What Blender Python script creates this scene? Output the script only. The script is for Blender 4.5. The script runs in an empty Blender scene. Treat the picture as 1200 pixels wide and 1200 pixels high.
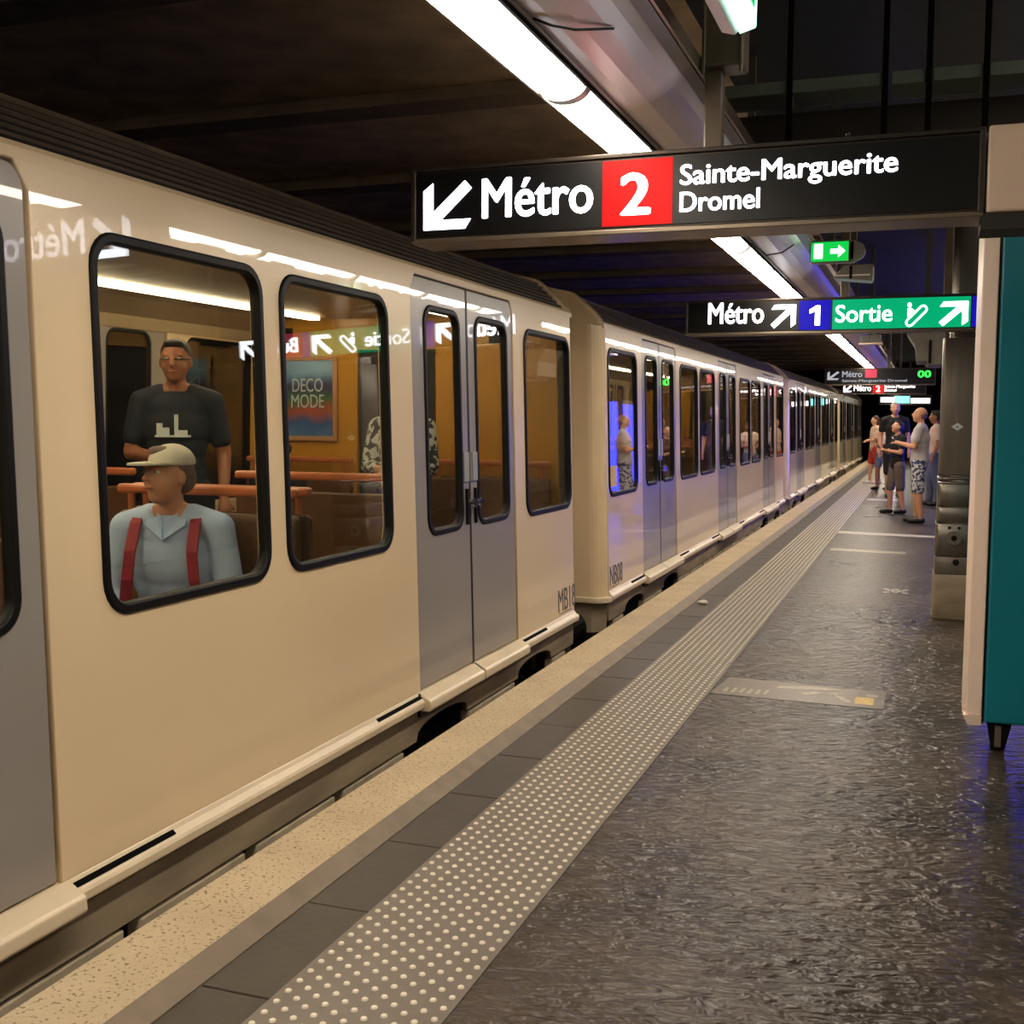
import bpy, bmesh, math, random
from mathutils import Vector, Matrix
random.seed(7)
S = bpy.context.scene
COL = S.collection

# ------------------------------------------------------------------ camera
FPX, YAW, PIT, ROL, EYE = 1350.0, 0.345125, 0.0812568, 0.0061676, 1.55
fw = Vector((-math.sin(YAW)*math.cos(PIT), math.cos(YAW)*math.cos(PIT), -math.sin(PIT)))
rt0 = Vector((math.cos(YAW), math.sin(YAW), 0)); up0 = rt0.cross(fw)
rt = rt0*math.cos(ROL) + up0*math.sin(ROL); up = -rt0*math.sin(ROL) + up0*math.cos(ROL)
cd = bpy.data.cameras.new('camera'); cam = bpy.data.objects.new('camera', cd); COL.objects.link(cam)
cd.sensor_width = 36; cd.lens = 36*FPX/1200; cd.clip_start = .05; cd.clip_end = 300
cam.matrix_world = Matrix(((rt.x, up.x, -fw.x, 0), (rt.y, up.y, -fw.y, 0), (rt.z, up.z, -fw.z, EYE), (0, 0, 0, 1)))
S.camera = cam

# ------------------------------------------------------------------ world, exposure
w = bpy.data.worlds.new('world'); S.world = w; w.use_nodes = True
bg = w.node_tree.nodes['Background']; bg.inputs[0].default_value = (.05, .045, .04, 1); bg.inputs[1].default_value = .25
S.view_settings.view_transform = 'Standard'; S.view_settings.look = 'None'
S.view_settings.exposure = 0.95; S.view_settings.gamma = 1.0; S.view_settings.use_curve_mapping = False
LAMP_STRENGTH, LAMP_COLOR = 17.0, (1.0, .87, .70)
CABIN_STRENGTH, CABIN_COLOR = 9.0, (1.0, .80, .55)

# ------------------------------------------------------------------ materials
def lin(c): return tuple(((v/255)/12.92 if v/255 <= .04045 else ((v/255+.055)/1.055)**2.4) for v in c)
MATS = {}
def nodes(name):
    m = bpy.data.materials.new(name); m.use_nodes = True; nt = m.node_tree
    MATS[name] = m
    return m, nt, nt.nodes['Principled BSDF']
def mat(name, col, rough=.5, metal=0, spec=.5, var=.08, scale=6, bump=0, bscale=40, coat=0, stretch=None, srgb=True, emis=None, es=0):
    m, nt, b = nodes(name); c = lin(col) if srgb else col
    tc = nt.nodes.new('ShaderNodeTexCoord'); mp = nt.nodes.new('ShaderNodeMapping')
    nt.links.new(tc.outputs['Object'], mp.inputs[0])
    if stretch: mp.inputs['Scale'].default_value = stretch
    n = nt.nodes.new('ShaderNodeTexNoise'); n.inputs['Scale'].default_value = scale; n.inputs['Detail'].default_value = 5
    nt.links.new(mp.outputs[0], n.inputs['Vector'])
    r = nt.nodes.new('ShaderNodeValToRGB'); r.color_ramp.elements[0].position = .3; r.color_ramp.elements[1].position = .7
    r.color_ramp.elements[0].color = (*[v*(1-var) for v in c], 1); r.color_ramp.elements[1].color = (*[min(1, v*(1+var)) for v in c], 1)
    nt.links.new(n.outputs[0], r.inputs[0]); nt.links.new(r.outputs[0], b.inputs['Base Color'])
    b.inputs['Roughness'].default_value = rough; b.inputs['Metallic'].default_value = metal
    b.inputs['Specular IOR Level'].default_value = spec
    b.inputs['Coat Weight'].default_value = coat; b.inputs['Coat Roughness'].default_value = .02
    if emis: b.inputs['Emission Color'].default_value = (*emis, 1); b.inputs['Emission Strength'].default_value = es
    if bump:
        n2 = nt.nodes.new('ShaderNodeTexNoise'); n2.inputs['Scale'].default_value = bscale; n2.inputs['Detail'].default_value = 4
        nt.links.new(mp.outputs[0], n2.inputs['Vector'])
        bp = nt.nodes.new('ShaderNodeBump'); bp.inputs['Strength'].default_value = bump; bp.inputs['Distance'].default_value = .01
        nt.links.new(n2.outputs[0], bp.inputs['Height']); nt.links.new(bp.outputs[0], b.inputs['Normal'])
    return m
def emit(name, col, st, var=.06, scale=30):
    m, nt, b = nodes(name); c = lin(col)
    n = nt.nodes.new('ShaderNodeTexNoise'); n.inputs['Scale'].default_value = scale
    r = nt.nodes.new('ShaderNodeValToRGB')
    r.color_ramp.elements[0].color = (*[v*(1-var) for v in c], 1); r.color_ramp.elements[1].color = (*c, 1)
    nt.links.new(n.outputs[0], r.inputs[0])
    b.inputs['Base Color'].default_value = (*[v*.15 for v in c], 1); b.inputs['Roughness'].default_value = .4; b.inputs['Specular IOR Level'].default_value = .1
    nt.links.new(r.outputs[0], b.inputs['Emission Color']); b.inputs['Emission Strength'].default_value = st
    return m
def glass(name, tint):
    """thin clear pane: Schlick reflection over tinted transparency"""
    m = bpy.data.materials.new(name); m.use_nodes = True; nt = m.node_tree; MATS[name] = m
    for n in list(nt.nodes): nt.nodes.remove(n)
    o = nt.nodes.new('ShaderNodeOutputMaterial'); mx = nt.nodes.new('ShaderNodeMixShader')
    t = nt.nodes.new('ShaderNodeBsdfTransparent'); g = nt.nodes.new('ShaderNodeBsdfGlossy'); f = nt.nodes.new('ShaderNodeLayerWeight')
    ns = nt.nodes.new('ShaderNodeTexNoise'); ns.inputs['Scale'].default_value = 1.2
    rr = nt.nodes.new('ShaderNodeMapRange'); rr.inputs['To Min'].default_value = .006; rr.inputs['To Max'].default_value = .02
    nt.links.new(ns.outputs[0], rr.inputs[0]); nt.links.new(rr.outputs[0], g.inputs['Roughness'])
    f.inputs['Blend'].default_value = .5
    pw = nt.nodes.new('ShaderNodeMath'); pw.operation = 'POWER'; pw.inputs[1].default_value = 3.0; nt.links.new(f.outputs['Facing'], pw.inputs[0])
    ma = nt.nodes.new('ShaderNodeMath'); ma.operation = 'MULTIPLY_ADD'; ma.inputs[1].default_value = .93; ma.inputs[2].default_value = .06
    nt.links.new(pw.outputs[0], ma.inputs[0])
    t.inputs[0].default_value = (*tint, 1); g.inputs[0].default_value = (1, 1, 1, 1)
    nt.links.new(ma.outputs[0], mx.inputs[0]); nt.links.new(t.outputs[0], mx.inputs[1]); nt.links.new(g.outputs[0], mx.inputs[2])
    nt.links.new(mx.outputs[0], o.inputs[0])
    return m

mat('cream', (226, 203, 166), .3, var=.03, scale=.8, coat=.8, bump=.006, bscale=1.2)
mat('cream_sill', (222, 205, 176), .3, var=.07, scale=4)
mat('door_grey', (144, 138, 134), .3, var=.04, scale=1.0, coat=.6, bump=.006, bscale=1.6)
mat('rubber', (10, 9, 8), .5, var=.2, spec=.2)
mat('skirt', (150, 136, 114), .55, var=.3, scale=5, stretch=(1, .4, 2))
mat('skirt_low', (176, 164, 142), .5, var=.2, scale=6)
mat('roof_black', (9, 8, 7), .8, var=.25)
mat('rib_black', (96, 82, 68), .42, var=.2)
mat('undercarriage', (14, 13, 12), .7, var=.4)
mat('black', (6, 6, 6), .9, var=.3, spec=.1)
mat('sign_black', (9, 9, 11), .35, var=.1, spec=.3)
mat('sign_frame', (58, 50, 44), .4, metal=.6, var=.1)
mat('sign_trim', (120, 108, 94), .35, metal=.7, var=.1)
mat('chrome', (190, 186, 180), .18, metal=1, var=.05)
mat('steel', (150, 144, 136), .27, metal=1, var=.12, scale=9, stretch=(3, 3, .3))
mat('steel_dark', (128, 120, 110), .34, metal=.5, var=.12, scale=9, stretch=(3, 3, .3))
mat('trough', (222, 206, 198), .34, metal=.2, var=.05, scale=3)
mat('lamp_metal', (150, 140, 126), .4, metal=.4, var=.06)
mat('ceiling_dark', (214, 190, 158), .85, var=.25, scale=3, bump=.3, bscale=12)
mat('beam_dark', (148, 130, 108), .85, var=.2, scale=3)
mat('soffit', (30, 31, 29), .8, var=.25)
mat('beam_green', (92, 106, 96), .7, var=.2, scale=4)
mat('wall_dark', (40, 36, 33), .7, var=.3, scale=3)
mat('pit', (20, 18, 16), .9, var=.4, scale=4)
mat('beige', (238, 217, 204), .35, var=.04, scale=3)
mat('beige_box', (224, 198, 180), .4, var=.05, scale=3)
mat('teal', (20, 124, 144), .3, var=.06, scale=2.5, spec=.4)
mat('fixture_grey', (120, 116, 108), .5, var=.12)
mat('cabin_floor', (48, 44, 40), .5, var=.2)
mat('cabin_ceiling', (170, 150, 120), .4, var=.05)
mat('cabin_grey', (150, 152, 142), .4, var=.06)
mat('cabin_yellow', (206, 148, 44), .35, var=.06, scale=3)
mat('seat_brown', (96, 66, 40), .38, var=.15)
mat('rail_orange', (196, 112, 66), .3, var=.1)
mat('text_grey', (92, 84, 88), .5, var=.25, scale=60)
mat('poster_frame', (196, 150, 110), .4)
mat('skin', (206, 150, 118), .5, var=.06, scale=14)
mat('skin_b', (150, 98, 70), .5, var=.06, scale=14)
mat('hair_dark', (26, 18, 14), .55, var=.4, scale=60, stretch=(4, 4, 1), bump=.4, bscale=80)
mat('hair_brown', (58, 34, 22), .55, var=.4, scale=60, stretch=(4, 4, 1), bump=.4, bscale=80)
mat('hair_grey', (110, 92, 84), .6, var=.3, scale=60)
mat('eye_white', (225, 220, 212), .3); mat('eye_dark', (20, 14, 12), .2)
mat('lip', (160, 84, 74), .5)
mat('cap_white', (205, 200, 188), .7, var=.1, bump=.2, bscale=120)
mat('shirt_blue', (180, 206, 244), .75, var=.1, scale=8, bump=.35, bscale=14)
mat('strap_red', (150, 34, 52), .6, var=.1)
mat('tee_navy', (20, 30, 42), .8, var=.15, bump=.2, bscale=20)
mat('print_white', (212, 224, 228), .6)
mat('tee_grey', (188, 182, 186), .8, var=.12, bump=.2, bscale=20)
mat('tee_black', (15, 14, 16), .8, var=.2, bump=.2, bscale=20)
mat('tee_pale', (206, 178, 158), .8, var=.12, bump=.2, bscale=20)
mat('shorts_grey', (104, 92, 88), .8, var=.15)
mat('denim', (92, 100, 128), .8, var=.2, scale=30)
mat('red_cloth', (166, 44, 28), .75, var=.15)
mat('shoe_black', (14, 13, 13), .5); mat('shoe_white', (210, 204, 196), .5)
mat('phone', (10, 10, 12), .15)
mat('white_paint', (190, 184, 176), .55, var=.25, scale=25)
mat('paper', (205, 198, 186), .7)
mat('sticker', (118, 108, 98), .45, var=.15, scale=14)
mat('sticker_white', (176, 166, 150), .5, var=.3, scale=40)
mat('sticker_yellow', (206, 176, 96), .5, var=.12, scale=30)
mat('cable', (22, 20, 20), .5)
mat('wire_grey', (70, 66, 62), .5)
emit('lamp_glow', (255, 255, 255), 1.0)
nt = MATS['lamp_glow'].node_tree; b = nt.nodes['Principled BSDF']
for l in list(b.inputs['Emission Color'].links): nt.links.remove(l)
b.inputs['Emission Color'].default_value = (*LAMP_COLOR, 1); b.inputs['Emission Strength'].default_value = LAMP_STRENGTH
emit('cabin_glow', (255, 220, 172), CABIN_STRENGTH*2.1)
emit('tube_glow', (255, 236, 212), 62.0)
emit('letter_white', (244, 246, 255), 3.2)
emit('letter_dim', (210, 210, 220), .35)
emit('letter_far', (255, 246, 240), 2.0)
emit('red_panel', (240, 18, 18), .6)
emit('pink_panel', (216, 70, 92), .5)
emit('blue_panel', (22, 14, 170), .6)
emit('green_panel', (0, 160, 104), .62)
emit('cyan_panel', (110, 220, 214), 1.4)
emit('exit_green', (16, 180, 64), .75)
emit('exit_white', (214, 255, 224), 2.2)
emit('exit_cyan', (170, 250, 232), 1.7)
emit('led_green', (40, 255, 60), 2.4)
emit('screen_blue', (40, 44, 255), 4.5)
glass('pane_glass', (.74, .79, .79))

# floor: dark rippled sheet floor
m, nt, b = nodes('floor_dark')
tc = nt.nodes.new('ShaderNodeTexCoord')
n1 = nt.nodes.new('ShaderNodeTexNoise'); n1.inputs['Scale'].default_value = .9; n1.inputs['Detail'].default_value = 8; n1.inputs['Roughness'].default_value = .65
nt.links.new(tc.outputs['Object'], n1.inputs['Vector'])
r1 = nt.nodes.new('ShaderNodeValToRGB'); r1.color_ramp.elements[0].position = .36; r1.color_ramp.elements[1].position = .66
r1.color_ramp.elements[0].color = (*lin((36, 31, 28)), 1); r1.color_ramp.elements[1].color = (*lin((84, 71, 60)), 1)
nt.links.new(n1.outputs[0], r1.inputs[0]); nt.links.new(r1.outputs[0], b.inputs['Base Color'])
mr = nt.nodes.new('ShaderNodeMapRange'); mr.inputs['To Min'].default_value = .18; mr.inputs['To Max'].default_value = .44
nt.links.new(n1.outputs[0], mr.inputs[0]); nt.links.new(mr.outputs[0], b.inputs['Roughness'])
mp = nt.nodes.new('ShaderNodeMapping'); mp.inputs['Scale'].default_value = (5, 13, 1); nt.links.new(tc.outputs['Object'], mp.inputs[0])
n2 = nt.nodes.new('ShaderNodeTexNoise'); n2.inputs['Scale'].default_value = 1.3; n2.inputs['Detail'].default_value = 2; n2.inputs['Distortion'].default_value = 1.6
nt.links.new(mp.outputs[0], n2.inputs['Vector'])
n3 = nt.nodes.new('ShaderNodeTexNoise'); n3.inputs['Scale'].default_value = 45; n3.inputs['Detail'].default_value = 3
nt.links.new(tc.outputs['Object'], n3.inputs['Vector'])
ad = nt.nodes.new('ShaderNodeMath'); ad.operation = 'MULTIPLY_ADD'; ad.inputs[1].default_value = .18
nt.links.new(n3.outputs[0], ad.inputs[0]); nt.links.new(n2.outputs[0], ad.inputs[2])
bp = nt.nodes.new('ShaderNodeBump'); bp.inputs['Strength'].default_value = 1.0; bp.inputs['Distance'].default_value = .028
b.inputs['Specular IOR Level'].default_value = .38; nt.links.new(ad.outputs[0], bp.inputs['Height']); nt.links.new(bp.outputs[0], b.inputs['Normal'])

# speckled kerb stone
m, nt, b = nodes('kerb_stone')
tc = nt.nodes.new('ShaderNodeTexCoord')
v = nt.nodes.new('ShaderNodeTexNoise'); v.inputs['Scale'].default_value = 80; v.inputs['Detail'].default_value = 2
n = nt.nodes.new('ShaderNodeTexNoise'); n.inputs['Scale'].default_value = 3; n.inputs['Detail'].default_value = 6
for q in (v, n): nt.links.new(tc.outputs['Object'], q.inputs['Vector'])
rv = nt.nodes.new('ShaderNodeValToRGB'); rv.color_ramp.elements[0].position = .34; rv.color_ramp.elements[1].position = .41
rv.color_ramp.elements[0].color = (.42, .38, .34, 1); rv.color_ramp.elements[1].color = (1, 1, 1, 1)
rn = nt.nodes.new('ShaderNodeValToRGB'); rn.color_ramp.elements[0].color = (*lin((176, 156, 126)), 1); rn.color_ramp.elements[1].color = (*lin((224, 204, 170)), 1)
nt.links.new(v.outputs[0], rv.inputs[0]); nt.links.new(n.outputs[0], rn.inputs[0])
mx = nt.nodes.new('ShaderNodeMix'); mx.data_type = 'RGBA'; mx.blend_type = 'MULTIPLY'; mx.inputs[0].default_value = 1
nt.links.new(rn.outputs[0], mx.inputs[6]); nt.links.new(rv.outputs[0], mx.inputs[7]); nt.links.new(mx.outputs[2], b.inputs['Base Color'])
b.inputs['Roughness'].default_value = .6
mat('kerb_face', (128, 112, 94), .6, var=.15, scale=8)
mat('edge_slab', (70, 63, 57), .42, var=.15, scale=7, bump=.1, bscale=30)
mat('tactile_grey', (118, 109, 101), .4, var=.08, scale=8)
mat('stud_white', (236, 228, 212), .3, var=.03)

# patterned cloths
def spots(name, c1, c2, sc, p=.5):
    m, nt, b = nodes(name); tc = nt.nodes.new('ShaderNodeTexCoord')
    v = nt.nodes.new('ShaderNodeTexNoise'); v.inputs['Scale'].default_value = sc; v.inputs['Detail'].default_value = 1
    nt.links.new(tc.outputs['Object'], v.inputs['Vector'])
    r = nt.nodes.new('ShaderNodeValToRGB'); r.color_ramp.elements[0].position = p-.02; r.color_ramp.elements[1].position = p+.02
    r.color_ramp.elements[0].color = (*lin(c1), 1); r.color_ramp.elements[1].color = (*lin(c2), 1)
    nt.links.new(v.outputs[0], r.inputs[0]); nt.links.new(r.outputs[0], b.inputs['Base Color']); b.inputs['Roughness'].default_value = .8
spots('shorts_print', (60, 66, 110), (206, 204, 212), 22)
spots('shirt_print', (30, 36, 30), (206, 210, 204), 26)
# poster print: soft blocks of blue, green and orange
m, nt, b = nodes('poster_print'); tc = nt.nodes.new('ShaderNodeTexCoord')
sx = nt.nodes.new('ShaderNodeSeparateXYZ'); nt.links.new(tc.outputs['Generated'], sx.inputs[0])
nz = nt.nodes.new('ShaderNodeTexNoise'); nz.inputs['Scale'].default_value = 3.0; nt.links.new(tc.outputs['Generated'], nz.inputs['Vector'])
aa = nt.nodes.new('ShaderNodeMath'); aa.operation = 'MULTIPLY_ADD'; aa.inputs[1].default_value = .25
nt.links.new(nz.outputs[0], aa.inputs[0]); nt.links.new(sx.outputs['Z'], aa.inputs[2])
r = nt.nodes.new('ShaderNodeValToRGB'); e = r.color_ramp.elements; e[0].position = .1; e[0].color = (*lin((96, 140, 190)), 1); e[1].position = 1.0; e[1].color = (*lin((150, 190, 226)), 1)
for p, c in ((.32, (60, 100, 160)), (.45, (180, 90, 60)), (.6, (60, 110, 80)), (.78, (70, 60, 110)), (.9, (110, 150, 190))):
    q = e.new(p); q.color = (*lin(c), 1)
nt.links.new(aa.outputs[0], r.inputs[0]); nt.links.new(r.outputs[0], b.inputs['Base Color']); b.inputs['Roughness'].default_value = .3

# ------------------------------------------------------------------ mesh helpers
class MB:
    def __init__(s): s.v = []; s.f = []
    def add(s, vs, fs):
        o = len(s.v); s.v += [tuple(p) for p in vs]; s.f += [tuple(i+o for i in q) for q in fs]; return s
    def box(s, x0, x1, y0, y1, z0, z1):
        return s.add([(x0, y0, z0), (x1, y0, z0), (x1, y1, z0), (x0, y1, z0), (x0, y0, z1), (x1, y0, z1), (x1, y1, z1), (x0, y1, z1)],
                     [(0, 3, 2, 1), (4, 5, 6, 7), (0, 1, 5, 4), (1, 2, 6, 5), (2, 3, 7, 6), (3, 0, 4, 7)])
    def prism(s, pts, axis, a0, a1):
        """closed polygon extruded along an axis; pts ordered in the two other axes (cyclic order)"""
        n = len(pts)
        def P(p, a): return {'x': (a, p[0], p[1]), 'y': (p[0], a, p[1]), 'z': (p[0], p[1], a)}[axis]
        vs = [P(p, a0) for p in pts] + [P(p, a1) for p in pts]
        return s.add(vs, [tuple(range(n-1, -1, -1)), tuple(range(n, 2*n))] + [(i, (i+1) % n, n+(i+1) % n, n+i) for i in range(n)])
    def strip(s, pts, axis, a0, a1):
        n = len(pts)
        def P(p, a): return {'x': (a, p[0], p[1]), 'y': (p[0], a, p[1]), 'z': (p[0], p[1], a)}[axis]
        return s.add([P(p, a0) for p in pts] + [P(p, a1) for p in pts], [(i, i+1, n+i+1, n+i) for i in range(n-1)])
    def tube(s, p0, p1, r0, r1=None, n=12, cap=True):
        r1 = r0 if r1 is None else r1
        p0 = Vector(p0); p1 = Vector(p1); d = (p1-p0).normalized()
        a = d.orthogonal().normalized(); b_ = d.cross(a)
        vs = [p0+(a*math.cos(t)+b_*math.sin(t))*r0 for t in (2*math.pi*i/n for i in range(n))] + \
             [p1+(a*math.cos(t)+b_*math.sin(t))*r1 for t in (2*math.pi*i/n for i in range(n))]
        fs = [(i, (i+1) % n, n+(i+1) % n, n+i) for i in range(n)]
        if cap: fs += [tuple(range(n-1, -1, -1)), tuple(range(n, 2*n))]
        return s.add(vs, fs)
    def sphere(s, c, r, nu=14, nv=10):
        r = (r, r, r) if not hasattr(r, '__len__') else r
        vs = [(c[0], c[1], c[2]-r[2])]
        for j in range(1, nv):
            t = -math.pi/2+math.pi*j/nv
            for i in range(nu):
                u = 2*math.pi*i/nu
                vs.append((c[0]+r[0]*math.cos(t)*math.cos(u), c[1]+r[1]*math.cos(t)*math.sin(u), c[2]+r[2]*math.sin(t)))
        vs.append((c[0], c[1], c[2]+r[2])); L = len(vs)-1
        fs = [(0, 1+(i+1) % nu, 1+i) for i in range(nu)]
        for j in range(nv-2):
            for i in range(nu):
                a = 1+j*nu+i; b_ = 1+j*nu+(i+1) % nu; fs.append((a, b_, b_+nu, a+nu))
        fs += [(L-nu+i, L-nu+(i+1) % nu, L) for i in range(nu)]
        return s.add(vs, fs)
    def build(s, name, material, parent=None, bevel=0, smooth=False, loc=None):
        me = bpy.data.meshes.new(name); me.from_pydata(s.v, [], s.f)
        bm = bmesh.new(); bm.from_mesh(me); bmesh.ops.recalc_face_normals(bm, faces=bm.faces); bm.to_mesh(me); bm.free()
        return link(name, me, material, parent, bevel, smooth, loc)
def link(name, me, material, parent=None, bevel=0, smooth=False, loc=None):
    me.materials.clear(); me.materials.append(MATS[material])
    if smooth:
        for p in me.polygons: p.use_smooth = True
    o = bpy.data.objects.new(name, me); COL.objects.link(o)
    if parent: o.parent = parent
    if loc: o.location = loc
    if bevel:
        b = o.modifiers.new('bevel', 'BEVEL'); b.width = bevel; b.segments = 2; b.limit_method = 'ANGLE'; b.angle_limit = .6
    return o
def tag(o, label=None, cat=None, group=None, kind=None):
    for k, v_ in (('label', label), ('category', cat), ('group', group), ('kind', kind)):
        if v_: o[k] = v_
    return o
def empty(name, loc, label, cat, group=None, rz=0):
    o = bpy.data.objects.new(name, None); COL.objects.link(o); o.location = loc; o.rotation_euler = (0, 0, rz); o.empty_display_size = .1
    return tag(o, label, cat, group)
def copy_tree(o, parent=None):
    c = o.copy(); COL.objects.link(c); c.parent = parent
    for ch in o.children: copy_tree(ch, c)
    return c
def rrect(x0, x1, y0, y1, r, n=6, radii=None):
    rs = radii or (r, r, r, r); out = []
    for (cx, cy, a0, q) in ((x1-rs[0], y1-rs[0], 0, rs[0]), (x0+rs[1], y1-rs[1], 90, rs[1]), (x0+rs[2], y0+rs[2], 180, rs[2]), (x1-rs[3], y0+rs[3], 270, rs[3])):
        if q < 1e-4: out.append((cx, cy)); continue
        for i in range(n+1):
            a = math.radians(a0+90*i/n); out.append((cx+q*math.cos(a), cy+q*math.sin(a)))
    return out
def curve_mesh(c, name):
    o = bpy.data.objects.new('tmp', c); COL.objects.link(o)
    bpy.context.view_layer.update()
    dg = bpy.context.evaluated_depsgraph_get()
    me = bpy.data.meshes.new_from_object(o.evaluated_get(dg)); me.name = name
    bpy.data.objects.remove(o); bpy.data.curves.remove(c)
    return me
def plate(name, material, outline, holes=(), t=.02, bevel=0, parent=None, plane='yz', at=0.0):
    """flat sheet with holes. plane yz: outline is (y, z), front face at x=at, back at x=at-t;
    plane xz: outline is (x, z), front at y=at, back at y=at+t; plane xy: outline (x, y), top at z=at"""
    c = bpy.data.curves.new(name, 'CURVE'); c.dimensions = '2D'; c.fill_mode = 'BOTH'; c.extrude = max(t/2-bevel, .0001)
    c.bevel_depth = bevel; c.bevel_resolution = 1; c.offset = -bevel
    for pts in [outline, *holes]:
        s = c.splines.new('POLY'); s.points.add(len(pts)-1); s.use_cyclic_u = True
        for p, q in zip(s.points, pts): p.co = (q[0], q[1], 0, 1)
    me = curve_mesh(c, name)
    if plane == 'yz': M = Matrix(((0, 0, 1, at-t/2), (1, 0, 0, 0), (0, 1, 0, 0), (0, 0, 0, 1)))
    elif plane == 'xz': M = Matrix(((1, 0, 0, 0), (0, 0, -1, at+t/2), (0, 1, 0, 0), (0, 0, 0, 1)))
    else: M = Matrix(((1, 0, 0, 0), (0, 1, 0, 0), (0, 0, 1, at-t/2), (0, 0, 0, 1)))
    me.transform(M)
    return link(name, me, material, parent)
def text(name, body, material, x0, x1, z0, z1, y, parent, t=.004, bold=.018, plane='xz'):
    """raised lettering fitted to a rectangle on a sign face (plane xz faces -y; yz faces +x; xy faces up)"""
    c = bpy.data.curves.new(name, 'FONT'); c.body = body; c.size = 1; c.extrude = .02; c.resolution_u = 4
    me = curve_mesh(c, name)
    vs = [tuple(v_.co) for v_ in me.vertices]; fs = [tuple(p.vertices) for p in me.polygons]; bpy.data.meshes.remove(me)
    mb = MB()
    for dx, dy in (((-bold, 0), (bold, 0), (0, bold*.5), (0, -bold*.5), (0, 0)) if bold else ((0, 0),)):
        mb.add([(v_[0]+dx, v_[1]+dy, v_[2]) for v_ in vs], fs)
    xs = [v_[0] for v_ in mb.v]; ys = [v_[1] for v_ in mb.v]; ax, bx, ay, by = min(xs), max(xs), min(ys), max(ys)
    out = []
    for v_ in mb.v:
        px = x0+(v_[0]-ax)/(bx-ax)*(x1-x0); pz = z0+(v_[1]-ay)/(by-ay)*(z1-z0); d = v_[2]/.02*t/2
        out.append({'xz': (px, y-d-t/2, pz), 'yz': (y+d+t/2, px, pz), 'xy': (px, pz, y+d+t/2)}[plane])
    me = bpy.data.meshes.new(name); me.from_pydata(out, [], mb.f)
    return link(name, me, material, parent)

# ------------------------------------------------------------------ the setting
Y0, Y1 = -9.0, 62.0
tag(MB().box(-1.12, 5.0, Y0, Y1, -1.2, 0).build('floor', 'floor_dark'), 'dark rippled glossy platform floor', None, None, 'structure')
fl = bpy.data.objects['floor']
# platform edge: raised pale kerb and dark slabs
kb = MB().prism([(-2.15, -1.2), (-1.82, -1.2), (-1.82, 0), (-1.885, .038), (-2.14, .042), (-2.15, .03)], 'y', Y0, Y1).build('trim_1', 'kerb_stone')
tag(kb, 'pale speckled stone kerb along the platform edge', None, None, 'structure')
MB().prism([(-1.819, .0005), (-1.8185, .002), (-1.884, .0395), (-1.8865, .0388)], 'y', Y0, Y1).build('kerb_face', 'kerb_face', kb)
tag(MB().box(-1.82, -1.12, Y0, Y1, -1.2, -.012).build('trim_2', 'edge_slab'), 'dark bedding under the edge slabs', None, None, 'structure')
bed = bpy.data.objects['trim_2']
sl = MB().box(-.108, .108, .003, .577, -.012, 0).build('edge_slab', 'edge_slab', bed, bevel=.003)
sl.location = (-1.711, -3.23, 0)
for k in range(1, 60):
    c = sl.copy(); COL.objects.link(c); c.parent = bed; c.location = (-1.711, -3.23+.58*k, random.uniform(-.0008, .0008))
MB().box(-1.819, -1.603, -3.23+.58*60, Y1, -.012, 0).build('edge_slab_run', 'edge_slab', bed)
tact = empty('tactile_strip', (-1.361, 2, 0), 'grey tactile warning strip dotted with white studs along the platform edge', 'tactile paving')
MB().box(-.24, .24, -6, 58, -.012, .003).build('base_strip', 'tactile_grey', tact)
mb = MB(); N = 8
for i in range(11):
    x = -.215+.043*i; k = 0
    y = -4+(.03 if i % 2 else 0)
    while y < 48:
        o = len(mb.v)
        for (r_, z) in ((.0100, .003), (.0078, .0075)):
            mb.v += [(x+r_*math.cos(a), y+r_*math.sin(a), z) for a in (2*math.pi*q/N for q in range(N))]
        mb.f += [(o+q, o+(q+1) % N, o+N+(q+1) % N, o+N+q) for q in range(N)] + [tuple(range(o+N, o+2*N))]
        y += .06
tag(mb.build('stud', 'stud_white', tact), kind='stuff')

# track pit, walls, ceiling
tag(MB().box(-9, -2.15, Y0, Y1, -1.4, -1.2).build('trim_3', 'pit'), 'dark track bed beneath the train', None, None, 'structure')
tag(MB().box(-9.2, -9, Y0, Y1, -1.4, 4.2).build('wall_left', 'wall_dark'), 'dark tunnel wall behind the train', None, None, 'structure')
tag(MB().box(5.0, 5.2, Y0, Y1, -1.4, 4.2).build('wall_right', 'wall_dark'), 'dark wall on the far side of the platform', None, None, 'structure')
tag(MB().box(-9, 5, Y1, Y1+.2, -1.4, 4.2).build('wall_back', 'wall_dark'), 'dark tunnel end wall', None, None, 'structure')
tag(MB().box(-9, 5, Y0-.2, Y0, -1.4, 4.2).build('wall_front', 'wall_dark'), 'dark wall behind the viewer', None, None, 'structure')
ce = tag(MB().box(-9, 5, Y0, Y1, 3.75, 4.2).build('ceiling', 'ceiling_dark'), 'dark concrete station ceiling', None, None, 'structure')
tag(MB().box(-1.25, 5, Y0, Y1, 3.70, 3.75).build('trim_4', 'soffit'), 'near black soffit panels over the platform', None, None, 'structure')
bm0 = MB().box(-9, -1.3, -.16, .16, 3.66, 3.75).build('ceiling_beam', 'beam_dark', ce, bevel=.01); bm0.location = (0, -4.6, 0)
for k in range(1, 24):
    c = bm0.copy(); COL.objects.link(c); c.parent = ce; c.location = (0, -4.6+2.4*k, 0)
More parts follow.
